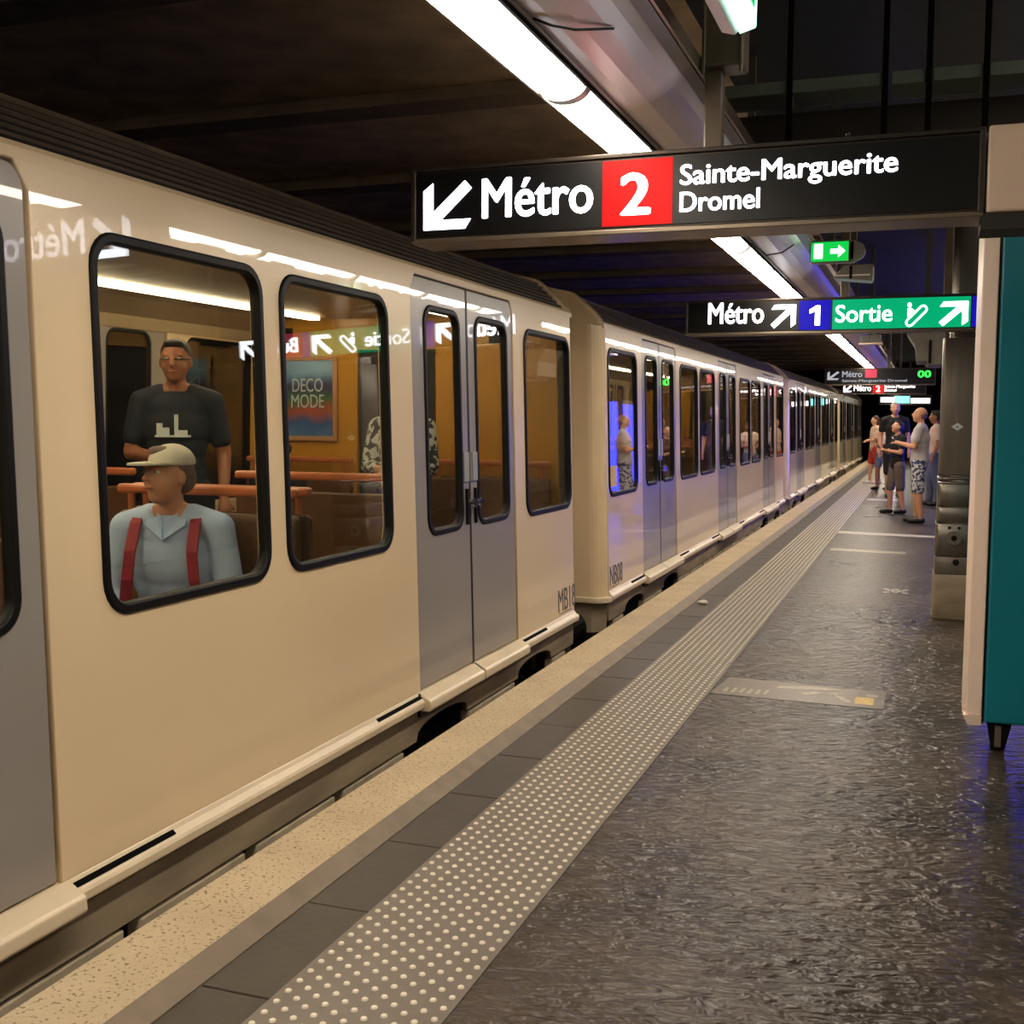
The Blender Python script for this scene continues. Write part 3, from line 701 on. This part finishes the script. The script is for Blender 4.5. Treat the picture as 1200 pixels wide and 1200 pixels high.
plate('door_pictogram', 'exit_white', [(-.105, .03), (-.05, .03), (-.05, .125), (-.105, .125)], (), .004, 0, o, 'xz', -.013)
plate('arrow_pictogram', 'exit_white', [(0, .06), (.05, .06), (.05, .035), (.095, .075), (.05, .115), (.05, .09), (0, .09)], (), .004, 0, o, 'xz', -.013)
MB().box(-.02, .02, .02, .05, .15, 1.165).build('stem', 'wire_grey', o)
# loudspeaker under it and other ceiling fittings
o = empty('loudspeaker', (-.54, 8.6, 2.53), 'grey box loudspeaker hanging behind the green exit lamp', 'loudspeaker')
MB().prism([(-.13, .03), (.13, .0), (.14, .02), (.14, .12), (-.06, .12)], 'y', 0, .18).build('body', 'fixture_grey', o, bevel=.008)
MB().box(-.12, .12, -.004, 0, .04, .05).build('trim_line', 'beige', o)
MB().box(-.02, .0, -.006, .0, .02, .11).build('bracket', 'rubber', o)
MB().box(-.02, .02, .06, .1, .12, 1.22).build('stem', 'wire_grey', o)
o = empty('ventilation_duct', (-.05, 14.0, 2.20), 'pale grey duct box hanging beyond the green direction sign', 'duct')
MB().prism([(-.22, .36), (.2, .36), (.2, -.02), (.02, -.02), (.02, .02), (-.1, .02), (-.12, .2)], 'y', 0, .8).build('duct_box', 'fixture_grey', o, bevel=.01)
MB().box(.03, .06, -.01, .0, .0, .26).build('duct_joint', 'rubber', o)
for y in (.1, .7): MB().box(-.03, .03, y-.03, y+.03, .36, 1.55).build('hanger', 'wire_grey', o)
o = empty('ceiling_box', (-.72, 15.2, 2.52), 'small grey junction box with pale edge, beyond the green direction sign', 'junction box')
MB().box(-.11, .0, 0, .2, 0, .1).build('box', 'fixture_grey', o, bevel=.006); MB().box(.01, .13, 0, .2, 0, .1).build('box', 'fixture_grey', o, bevel=.006)
MB().box(-.13, .15, -.01, .21, -.02, .0).build('tray', 'beige', o); MB().box(-.02, .03, .08, .12, .1, 1.23).build('stem', 'wire_grey', o)

# ------------------------------------------------------------------ right-hand cabinet and steel column
o = empty('display_cabinet', (.2, 5.78, 0), 'tall teal panel cabinet with beige frame on black feet', 'cabinet')
fr = [(.0, .0), (.012, -.02), (.082, -.02), (.082, .04), (.03, .2), (.0, .2)]
MB().prism([(.0, .08), (.015, -.0), (.082, -.02), (.082, .2), (.0, .2)], 'z', .165, 2.8).build('frame_post', 'beige', o, bevel=.006)
MB().prism([(.022, .12), (.082, .12), (.082, .165), (.0, .165), (.0, .164)], 'y', -.018, .2).build('frame_foot', 'beige', o)
MB().box(.082, .092, -.012, .19, .13, 2.8).build('shadow_gap', 'rubber', o)
MB().box(.092, 1.4, -.02, .18, .135, 2.8).build('teal_panel', 'teal', o, bevel=.012)
MB().prism([(1.4, -.02), (1.47, 0), (1.485, .08), (1.485, .2), (1.4, .2)], 'z', .165, 2.8).build('frame_post', 'beige', o, bevel=.006)
for x in (.16, 1.3):
    f = MB().prism([(x-.03, .0), (x+.03, .0), (x+.06, .135), (x-.05, .135)], 'y', .02, .14).build('foot', 'rubber', o, bevel=.006)
    MB().box(x-.015, x+.012, .005, .02, .02, .12).build('foot_plate', 'steel_dark', f)
MB().box(.0, 1.485, -.0, .2, 2.8, 2.86).build('top_cap', 'beige', o, bevel=.006)

o = empty('steel_column', (.26, 9.6, 0), 'stainless steel clad column with intercom, between the waiting people and teal cabinet', 'column')
plate('shaft', 'steel', rrect(-.12, .22, .02, .36, .06), (), 3.75, 0, o, 'xy', 3.75)
plate('cladding', 'steel_dark', rrect(-.17, .20, -.02, .34, .03), (), 1.06, .006, o, 'xy', 2.19)
for z in (1.08, 1.115): plate('band', 'chrome', rrect(-.176, .21, -.028, .35, .03), (), .02, .006, o, 'xy', z)
plate('service_panel', 'steel', rrect(-.172, .20, -.026, .345, .03), (), .17, .004, o, 'xy', 1.06)
plate('service_panel', 'steel', rrect(-.174, .20, -.028, .346, .03), (), .12, .004, o, 'xy', .88)
ic = plate('intercom_panel', 'steel', rrect(-.178, .20, -.034, .35, .03), (), .25, .004, o, 'xy', .75)
MB().tube((-.04, -.034, .64), (-.04, -.046, .64), .055, n=24).build('speaker_grille', 'steel_dark', ic)
MB().tube((-.04, -.046, .64), (-.04, -.052, .64), .022, n=16).build('call_button', 'rubber', ic)
for x in (-.075, -.005): MB().tube((x, -.034, .72), (x, -.042, .72), .012, n=12).build('indicator', 'rubber', ic)
plate('lower_panel', 'steel_dark', rrect(-.178, .20, -.03, .35, .03), (), .14, .004, o, 'xy', .49)
MB().tube((-.02, -.03, .45), (-.02, -.04, .45), .025, n=16).build('lock', 'rubber', o)
plate('base', 'skirt', rrect(-.185, .22, -.04, .36, .03), (), .35, .006, o, 'xy', .35)
pl_ = plate('emblem_plate', 'print_white', [(-.09, 1.505), (-.045, 1.475), (0, 1.505), (-.045, 1.535)], [[(-.058, 1.505), (-.045, 1.497), (-.032, 1.505), (-.045, 1.513)]], .004, 0, o, 'xz', -.026)
# blue advertising screens farther down the platform, behind the column
o = empty('advertising_screen', (1.05, 21.0, 0), 'blue lit advertising screen behind the steel column, nearer of the two', 'screen', 'advertising screens')
MB().box(0, .18, -.6, .6, .25, 2.15).build('casing', 'sign_frame', o, bevel=.01)
MB().box(-.008, .0, -.53, .53, .36, 2.05).build('screen_face', 'screen_blue', o)
MB().box(.03, .15, -.5, .5, 0, .25).build('plinth', 'wall_dark', o)
o.rotation_euler[2] = .6
c = copy_tree(o); c.rotation_euler[2] = 0; c.location = (1.2, 24.2, 0); c['label'] = 'blue lit advertising screen behind the steel column, farther of the two'

# ------------------------------------------------------------------ markings and litter on the platform
o = empty('floor_sticker', (-.645, 6.64, 0), 'worn grey floor sticker with faded print and a yellow square', 'floor sticker')
plate('sheet', 'sticker', [(-.475, -.20), (.47, -.235), (.47, .175), (-.43, .255)], (), .002, 0, o, 'xy', .002)
for k in range(6):
    x = -.41+.045*k; plate('faded_print', 'sticker_white', [(x, -.14), (x+.022, -.13), (x+.026, -.03+.012*(k % 3)), (x+.008, -.02)], (), .0006, 0, o, 'xy', .0028)
for k, pts in enumerate(([(-.14, .05), (.22, .12), (.24, .16), (.02, .17), (-.12, .12)], [(.0, -.02), (.1, .04), (.13, .02), (.05, -.05)], [(.14, .0), (.2, .05), (.24, .02)])):
    plate('faded_print', 'sticker_white', pts, (), .0006, 0, o, 'xy', .0028)
plate('yellow_square', 'sticker_yellow', [(.315, -.16), (.415, -.165), (.415, .0), (.315, .005)], (), .0006, 0, o, 'xy', .0028)
plate('faded_print', 'sticker_white', [(.37, .03), (.43, .03), (.43, .09), (.37, .09)], (), .0006, 0, o, 'xy', .0028)
plate('faded_print', 'sticker_white', [(.26, -.15), (.31, -.15), (.25, -.03), (.20, .0)], (), .0006, 0, o, 'xy', .0028)
o = plate('floor_line', 'white_paint', [(-1.12, 16.35), (.8, 16.12), (.8, 16.34), (-1.12, 16.72)], (), .002, 0, None, 'xy', .002)
tag(o, 'bright white painted line across the platform in front of the people', 'floor line')
o = plate('floor_line', 'sticker_white', [(-1.06, 14.15), (-.2, 14.1), (-.2, 14.3), (-1.05, 14.42)], (), .002, 0, None, 'xy', .002)
tag(o, 'faded thin line across the platform, nearer than the bright white line', 'floor line')
o = plate('floor_line', 'white_paint', [(-1.08, 23.4), (-.5, 23.4), (-.5, 23.9), (-1.08, 23.9)], (), .002, 0, None, 'xy', .002)
tag(o, 'short white painted line beyond the man with the phone', 'floor line')
o = empty('floor_emblem', (-.225, 11.0, 0), 'small white emblem on the platform floor left of the steel column', 'floor marking')
plate('emblem_disc', 'white_paint', [(.045*math.cos(a), .12*math.sin(a)) for a in (i*math.pi/10 for i in range(20))], [[(.015*math.cos(a), .04*math.sin(a)) for a in (i*math.pi/6 for i in range(12))]], .002, 0, o, 'xy', .002)
for s_ in (-1, 1):
    plate('emblem_wing', 'white_paint', [(s_*.05, -.03), (s_*.10, .06), (s_*.12, .13), (s_*.085, .12), (s_*.05, .06)], (), .002, 0, o, 'xy', .002)
    plate('emblem_wing', 'white_paint', [(s_*.05, -.12), (s_*.10, -.16), (s_*.11, -.10), (s_*.06, -.06)], (), .002, 0, o, 'xy', .002)
mb = MB(); mb.sphere((0, 0, .016), (.05, .03, .017), 10, 6)
mb.v = [(x+random.uniform(-.008, .008), y+random.uniform(-.006, .006), max(0, z+random.uniform(-.005, .005))) for x, y, z in mb.v]
tag(mb.build('crumpled_paper', 'paper', loc=(-1.73, 9.58, .0)), 'small crumpled paper scrap on the dark slabs beside the kerb', 'litter')

# ------------------------------------------------------------------ people
def ball(mb, c, r): mb.sphere(c, r, 16, 12)
def limb(mb, p0, r0, p1, r1): mb.tube(p0, p1, r0, r1, 14); ball(mb, p0, r0); ball(mb, p1, r1)
def blob(name, mb, material, parent, voxel, it=4):
    me = bpy.data.meshes.new(name); me.from_pydata(mb.v, [], mb.f)
    bm = bmesh.new(); bm.from_mesh(me); bmesh.ops.recalc_face_normals(bm, faces=bm.faces); bm.to_mesh(me); bm.free()
    o = bpy.data.objects.new('tmp', me); COL.objects.link(o)
    r = o.modifiers.new('r', 'REMESH'); r.mode = 'VOXEL'; r.voxel_size = voxel
    s_ = o.modifiers.new('s', 'SMOOTH'); s_.factor = .5; s_.iterations = it
    bpy.context.view_layer.update(); dg = bpy.context.evaluated_depsgraph_get()
    m2 = bpy.data.meshes.new_from_object(o.evaluated_get(dg)); m2.name = name
    bpy.data.objects.remove(o); bpy.data.meshes.remove(me)
    return link(name, m2, material, parent, smooth=True)
V = Vector
def lerp(a, b_, t): return tuple(V(a)+(V(b_)-V(a))*t)
def person(label, loc, face, h=1.75, pose='stand', arms='hang', skin='skin', shirt='tee_grey', sleeve=.55, bottom='shorts_grey', leglen=.95,
           hair='short', hairmat='hair_dark', shoe='shoe_black', voxel=.012, lean=0, headturn=0, nod=0, stride=.05, sit=.46, group=None, fat=1.0, skirt=False):
    """one continuous body mesh; clothes, hair, eyes and shoes are its children. local +y is forward"""
    k = h/1.75
    L = {}
    if pose == 'sit':
        hz = sit/k
        L['pel'] = (0, -.02, hz+.09); L['wai'] = (0, -.03+lean*.1, hz+.24); L['che'] = (0, -.01+lean*.3, hz+.42); L['nec'] = (0, .0+lean*.5, hz+.60)
        L['hea'] = (0, .03+lean*.6, hz+.75)
        for s_, n in ((-1, 'l'), (1, 'r')):
            L['hip'+n] = (s_*.09, .0, hz+.06); L['kne'+n] = (s_*.12, .42, hz+.06); L['ank'+n] = (s_*.12, .44, .08)
    else:
        L['pel'] = (0, 0, .95); L['wai'] = (0, lean*.12, 1.08); L['che'] = (0, lean*.3, 1.27); L['nec'] = (0, -.01+lean*.5, 1.47); L['hea'] = (0, .02+lean*.62, 1.625)
        for s_, n in ((-1, 'l'), (1, 'r')):
            L['hip'+n] = (s_*.09, 0, .91); L['kne'+n] = (s_*.10, .02+s_*stride, .49); L['ank'+n] = (s_*.105, -.01+s_*stride*1.6, .085)
    nz = L['nec'][2]; ny = L['nec'][1]
    for s_, n in ((-1, 'l'), (1, 'r')):
        L['sho'+n] = (s_*.185*(.9+.1*fat), ny-.0, nz-.06)
        a = arms if isinstance(arms, str) else arms[0 if s_ < 0 else 1]
        L['elb'+n], L['wri'+n] = {
            'hang': ((s_*.24, ny-.04, nz-.34), (s_*.25, ny+.06, nz-.58)),
            'phone': ((s_*.225, ny+.06, nz-.32), (s_*.06, ny+.30, nz-.27)),
            'fold': ((s_*.24, ny+.04, nz-.33), (s_*.04, ny+.22, nz-.36)),
            'lap': ((s_*.25, ny+.03, nz-.33), (s_*.12, ny+.28, nz-.45)),
            'up': ((s_*.30, ny+.10, nz-.22), (s_*.20, ny+.22, nz+.04))}[a]
    for q in L: L[q] = tuple(k*c for c in L[q])
    def torso(mb, e):
        f_ = fat
        for (p, r) in ((L['pel'], (.155*f_, .115*f_, .12)), (L['wai'], (.14*f_, .105*f_, .12)), (L['che'], (.165*f_, .115*f_, .15)),
                       (lerp(L['che'], L['nec'], .5), (.155, .10, .10)), (lerp(L['wai'], L['che'], .5), (.15*f_, .108*f_, .12)), (lerp(L['pel'], L['wai'], .5), (.147*f_, .11*f_, .1))):
            ball(mb, p, tuple(k*c+e for c in r))
    mb = MB(); torso(mb, 0)
    limb(mb, lerp(L['nec'], L['che'], .2), .055*k, lerp(L['nec'], L['hea'], .45), .05*k)
    for n in 'lr':
        limb(mb, lerp(L['nec'], L['sho'+n], .3), .06*k, L['sho'+n], .058*k)
        limb(mb, L['sho'+n], .055*k, L['elb'+n], .041*k); limb(mb, L['elb'+n], .041*k, L['wri'+n], .027*k)
        limb(mb, L['hip'+n], .092*k, L['kne'+n], .06*k); 
        calf = lerp(L['kne'+n], L['ank'+n], .35)
        limb(mb, L['kne'+n], .057*k, calf, .056*k); limb(mb, calf, .055*k, L['ank'+n], .037*k)
        a = L['ank'+n]; limb(mb, (a[0], a[1]-.02*k, .045*k), .04*k, (a[0]*1.12, a[1]+.15*k, .032*k), .03*k)
    # hands: palm, four fingers and a thumb
    for s_, n in ((-1, 'l'), (1, 'r')):
        w_ = V(L['wri'+n]); d = (w_-V(L['elb'+n])).normalized(); side = d.cross(V((0, 0, 1)))
        side = (side if side.length > .1 else V((1, 0, 0))).normalized(); nrm = d.cross(side)
        pc = w_+d*.05*k; limb(mb, tuple(w_), .026*k, tuple(pc), .032*k); ball(mb, tuple(pc+d*.015*k), (.036*k, .03*k, .03*k))
        for i, ln in enumerate((.07, .08, .075, .058)):
            b0 = pc+d*.03*k+side*(.027-.018*i)*k
            b1 = b0+d*ln*.5*k+nrm*.006*k; b2 = b1+d*ln*.4*k+nrm*.026*k
            limb(mb, tuple(b0), .0095*k, tuple(b1), .009*k); limb(mb, tuple(b1), .009*k, tuple(b2), .0078*k)
        t0 = w_+d*.02*k+side*.024*k*(-1 if n == 'l' else 1); t1 = t0+(d*.6+side*.5*(-1 if n == 'l' else 1)+nrm*.3).normalized()*.05*k
        limb(mb, tuple(t0), .012*k, tuple(t1), .0085*k)
    # head, facing +y, turned and nodded about its centre
    hc = V(L['hea']); R_ = Matrix.Rotation(headturn, 3, 'Z') @ Matrix.Rotation(-nod, 3, 'X')
    def H(x, y_, z): return tuple(hc+R_ @ V((x*k, y_*k, z*k)))
    ball(mb, H(0, -.01, .03), (.078*k, .095*k, .088*k)); ball(mb, H(0, .012, -.02), (.068*k, .082*k, .088*k)); ball(mb, H(0, .035, -.075), (.045*k, .045*k, .038*k))
    limb(mb, H(0, .088, .018), .010*k, H(0, .108, -.018), .014*k)
    for s_ in (-1, 1):
        ball(mb, H(s_*.078, -.008, -.005), (.012*k, .02*k, .031*k)); ball(mb, H(s_*.035, .073, .032), (.022*k, .014*k, .008*k)); ball(mb, H(s_*.045, .055, -.03), (.022*k, .02*k, .02*k))
    limb(mb, H(-.02, .083, -.052), .007*k, H(.02, .083, -.052), .007*k)
    body = blob('person', mb, skin, None, voxel)
    body.location = loc; body.rotation_euler = (0, 0, face); tag(body, label, 'person', group)
    for s_ in (-1, 1):
        e_ = MB(); ball(e_, H(s_*.032, .078, .012), (.013*k, .010*k, .008*k)); e_ = e_.build('eye', 'eye_white', body, smooth=True)
        MB().sphere(H(s_*.032, .086, .012), .005*k, 8, 6).build('pupil', 'eye_dark', e_, smooth=True)
    MB().tube(H(-.022, .090, -.0525), H(.022, .090, -.0525), .004*k, n=6).build('mouth', 'lip', body)
    # shirt
    mb = MB(); torso(mb, .014)
    for n in 'lr':
        limb(mb, lerp(L['nec'], L['sho'+n], .45), .068*k, L['sho'+n], .068*k)
        if sleeve <= 1: limb(mb, L['sho'+n], .068*k, lerp(L['sho'+n], L['elb'+n], sleeve), .060*k)
        else: limb(mb, L['sho'+n], .066*k, L['elb'+n], .056*k); limb(mb, L['elb'+n], .056*k, lerp(L['elb'+n], L['wri'+n], sleeve-1), .043*k)
    if skirt: limb(mb, L['pel'], .15*k, lerp(L['kne'+'l'], L['kne'+'r'], .5), .17*k)
    sh = blob('shirt', mb, shirt, body, voxel)
    # shorts or trousers
    mb = MB(); ball(mb, L['pel'], (.165*k*fat, .128*k*fat, .11*k))
    for n in 'lr':
        e1 = lerp(L['hip'+n], L['kne'+n], min(1, leglen)); limb(mb, L['hip'+n], .108*k, e1, .085*k)
        if leglen > 1: limb(mb, L['kne'+n], .075*k, lerp(L['kne'+n], L['ank'+n], leglen-1), .058*k)
    blob('trousers' if leglen > 1.5 else 'shorts', mb, bottom, body, voxel)
    for n in 'lr':
        a = L['ank'+n]; mb = MB(); limb(mb, (a[0], a[1]-.022*k, .05*k), .046*k, (a[0]*1.12, a[1]+.16*k, .04*k), .038*k)
        mb.v = [(x, y_, max(.0, z)) for x, y_, z in mb.v]
        blob('shoe', mb, shoe, body, voxel*.9)
    # hair
    if hair:
        mb = MB(); ball(mb, H(0, -.022, .046), (.083*k, .095*k, .084*k))
        if hair == 'long':
            for s_ in (-1, 0, 1): limb(mb, H(s_*.055, -.055, .03), .05*k, H(s_*.07, -.075, -.26), .045*k)
        elif hair == 'curly':
            for i in range(26):
                a = random.uniform(0, 6.28); t = random.uniform(-.1, 1.3); ball(mb, H(.085*math.cos(a)*math.cos(t), -.03+.095*math.sin(a)*math.cos(t), .05+.085*math.sin(t)), .03*k)
        elif hair == 'short': ball(mb, H(0, -.05, .0), (.076*k, .06*k, .07*k)); ball(mb, H(0, .045, .098), (.055*k, .035*k, .022*k))
        elif hair == 'bald': mb = MB(); ball(mb, H(0, -.052, .0), (.08*k, .058*k, .055*k))
        blob('hair', mb, hairmat, body, min(voxel, .01))
    return body, L, H, k
def phone(body, L, k):
    p = (V(L['wril'])+V(L['wrir']))/2+V((0, .07*k, .03*k))
    o = MB().box(-.038, .038, -.005, .005, -.075, .075).build('phone', 'phone', None, bevel=.004)
    o.rotation_euler = (math.radians(-40), 0, body.rotation_euler[2]); Rz = Matrix.Rotation(body.rotation_euler[2], 3, 'Z'); o.location = V(body.location)+Rz @ p
    return o
PI = math.pi
# passengers inside the nearest car (cabin floor at z = .10)
b1, L1, H1, k1 = person('seated passenger in pale cap, light blue shirt and red shoulder straps behind the nearest window', (-2.98, 4.10, .08), PI+.28, 1.82, 'sit', 'lap',
       shirt='shirt_blue', sleeve=1.7, bottom='shorts_grey', leglen=1.8, hair='short', hairmat='hair_grey', voxel=.008, lean=.12, sit=.44, fat=1.15, headturn=-.55, nod=-.12)
mb = MB(); ball(mb, H1(0, -.015, .055), (.092*k1, .108*k1, .08*k1))
mb.v = [v_ if v_[2] > H1(0, 0, .045)[2] else (v_[0], v_[1], H1(0, 0, .045)[2]) for v_ in mb.v]
cp = blob('cap', mb, 'cap_white', b1, .008)
mb = MB()
pk = [H1(.085*math.cos(a), .05+.135*math.sin(a), .055-.02*math.sin(a)) for a in (i*PI/10 for i in range(11))]
pk2 = [(x, y_, z-.008) for x, y_, z in pk]
n_ = len(pk); mb.add(pk+pk2, [tuple(range(n_)), tuple(range(2*n_-1, n_-1, -1))]+[(i, i+1, n_+i+1, n_+i) for i in range(n_-1)]+[(n_-1, 0, n_, 2*n_-1)])
mb.build('peak', 'cap_white', cp)
for s_, n in ((-1, 'l'), (1, 'r')):
    S0 = V(L1['sho'+n]); mb = MB()
    p = [(S0.x*.62, S0.y-.08, S0.z+.055), (S0.x*.62, S0.y+.01, S0.z+.088), (S0.x*.64, S0.y+.09, S0.z+.03), (S0.x*.66, S0.y+.145, S0.z-.08), (S0.x*.72, S0.y+.155, S0.z-.2), (S0.x*.85, S0.y+.12, S0.z-.3)]
    for a, c in zip(p, p[1:]): mb.prism([], 'x', 0, 0) if False else mb.add([(a[0]-.022, a[1], a[2]), (a[0]+.022, a[1], a[2]), (c[0]+.022, c[1], c[2]), (c[0]-.022, c[1], c[2]), (a[0]-.022, a[1]-.012, a[2]-.012), (a[0]+.022, a[1]-.012, a[2]-.012), (c[0]+.022, c[1]-.012, c[2]-.012), (c[0]-.022, c[1]-.012, c[2]-.012)], [(0, 1, 2, 3), (7, 6, 5, 4), (0, 4, 5, 1), (1, 5, 6, 2), (2, 6, 7, 3), (3, 7, 4, 0)])
    mb.build('shoulder_strap', 'strap_red', b1)
mb = MB(); N0 = V(L1['nec'])
for s_ in (-1, 1): mb.add([(0, N0.y+.125, N0.z-.10), (s_*.085, N0.y+.09, N0.z-.04), (s_*.075, N0.y+.02, N0.z+.035), (s_*.02, N0.y+.075, N0.z-.01), (0, N0.y+.110, N0.z-.11), (s_*.085, N0.y+.075, N0.z-.05), (s_*.075, N0.y+.0, N0.z+.015), (s_*.02, N0.y+.06, N0.z-.02)], [(0, 1, 2, 3), (7, 6, 5, 4), (0, 4, 5, 1), (1, 5, 6, 2), (2, 6, 7, 3), (3, 7, 4, 0)])
mb.build('collar', 'shirt_blue', b1)
b2, L2, H2, k2 = person('standing young passenger in glasses and navy t-shirt with white skyline print', (-4.15, 5.72, .10), PI+.45, 1.90, 'stand', ('hang', 'fold'),
       skin='skin_b', shirt='tee_navy', sleeve=.7, bottom='tee_black', leglen=1.9, voxel=.009)
C2 = V(L2['che'])
for i, (x, z, ww, hh) in enumerate(((-.08, -.04, .05, .03), (-.03, -.04, .02, .12), (.02, -.04, .05, .045), (.06, -.04, .03, .07), (-.1, -.05, .2, .012))):
    MB().box(x, x+ww, C2.y+.128, C2.y+.150, C2.z+z, C2.z+z+hh).build('shirt_print', 'print_white', b2)
mb = MB()
for s_ in (-1, 1): mb.tube(H2(s_*.012, .098, .012), H2(s_*.055, .092, .012), .004); mb.tube(H2(s_*.058, .085, .014), H2(s_*.08, 0, .014), .003)
mb.build('glasses', 'eye_dark', b2)
person('passenger with curly dark hair seated across the aisle', (-4.6, 6.55-.3, .10), .3, 1.66, 'sit', 'lap', shirt='tee_grey', bottom='denim', leglen=1.9, hair='curly', voxel=.012, sit=.46) if False else None
person('passenger with curly dark hair seated at the far end of the nearest car', (-4.45, 7.32, .10), PI, 1.62, 'sit', 'lap', skin='skin_b', shirt='tee_black', bottom='denim', leglen=1.9, hair='curly', voxel=.012, sit=.46)
person('passenger in black and white patterned shirt standing near the yellow end wall', (-3.36, 7.12, .10), PI, 1.72, 'stand', 'fold', shirt='shirt_print', sleeve=1.5, bottom='tee_black', leglen=1.9, voxel=.012, sit=.46)
# people waiting on the platform
p = person('balding man in pale t-shirt and patterned shorts looking at a phone', (-.10, 18.5, 0), PI/2-.15, 1.76, 'stand', 'phone', shirt='tee_grey', sleeve=.6, bottom='shorts_print', leglen=.95,
       hair='bald', hairmat='hair_grey', voxel=.011, nod=-.2, fat=1.12, stride=.03)
tag(phone(p[0], p[1], p[3]), 'black phone held by the balding man in pale t-shirt', 'phone')
p = person('shorter dark haired person in black top and grey knee shorts beside the balding man', (-.46, 20.2, 0), PI/2+.5, 1.55, 'stand', 'phone', shirt='tee_black', sleeve=.6, bottom='shorts_grey', leglen=.98, hair='short', voxel=.011, nod=-.35)
tag(phone(p[0], p[1], p[3]), 'black phone held by the shorter person in grey shorts', 'phone')
person('tall man in black t-shirt and pale cap, standing behind the others', (-.62, 24.2, 0), PI+.15, 1.92, 'stand', 'hang', shirt='tee_black', sleeve=.6, bottom='tee_black', leglen=1.0, hair='short', hairmat='cap_white', voxel=.012)
person('woman with long brown hair and red shorts nearest the train', (-1.2, 29.5, 0), PI/2+.4, 1.66, 'stand', 'fold', shirt='tee_pale', sleeve=.35, bottom='red_cloth', leglen=.8, hair='long', hairmat='hair_brown', shoe='shoe_white', voxel=.013)
person('person in denim shorts with dark hair between the woman and tall man', (-.92, 27.0, 0), PI/2+.9, 1.58, 'stand', 'fold', skin='skin_b', shirt='tee_pale', sleeve=.4, bottom='denim', leglen=.7, hair='long', hairmat='hair_dark', voxel=.013, nod=-.3)
person('dark haired person mostly hidden behind the balding man by the column', (.14, 22.4, 0), PI/2, 1.74, 'stand', 'hang', skin='skin_b', shirt='tee_pale', sleeve=.6, bottom='denim', leglen=1.9, hair='short', voxel=.013)
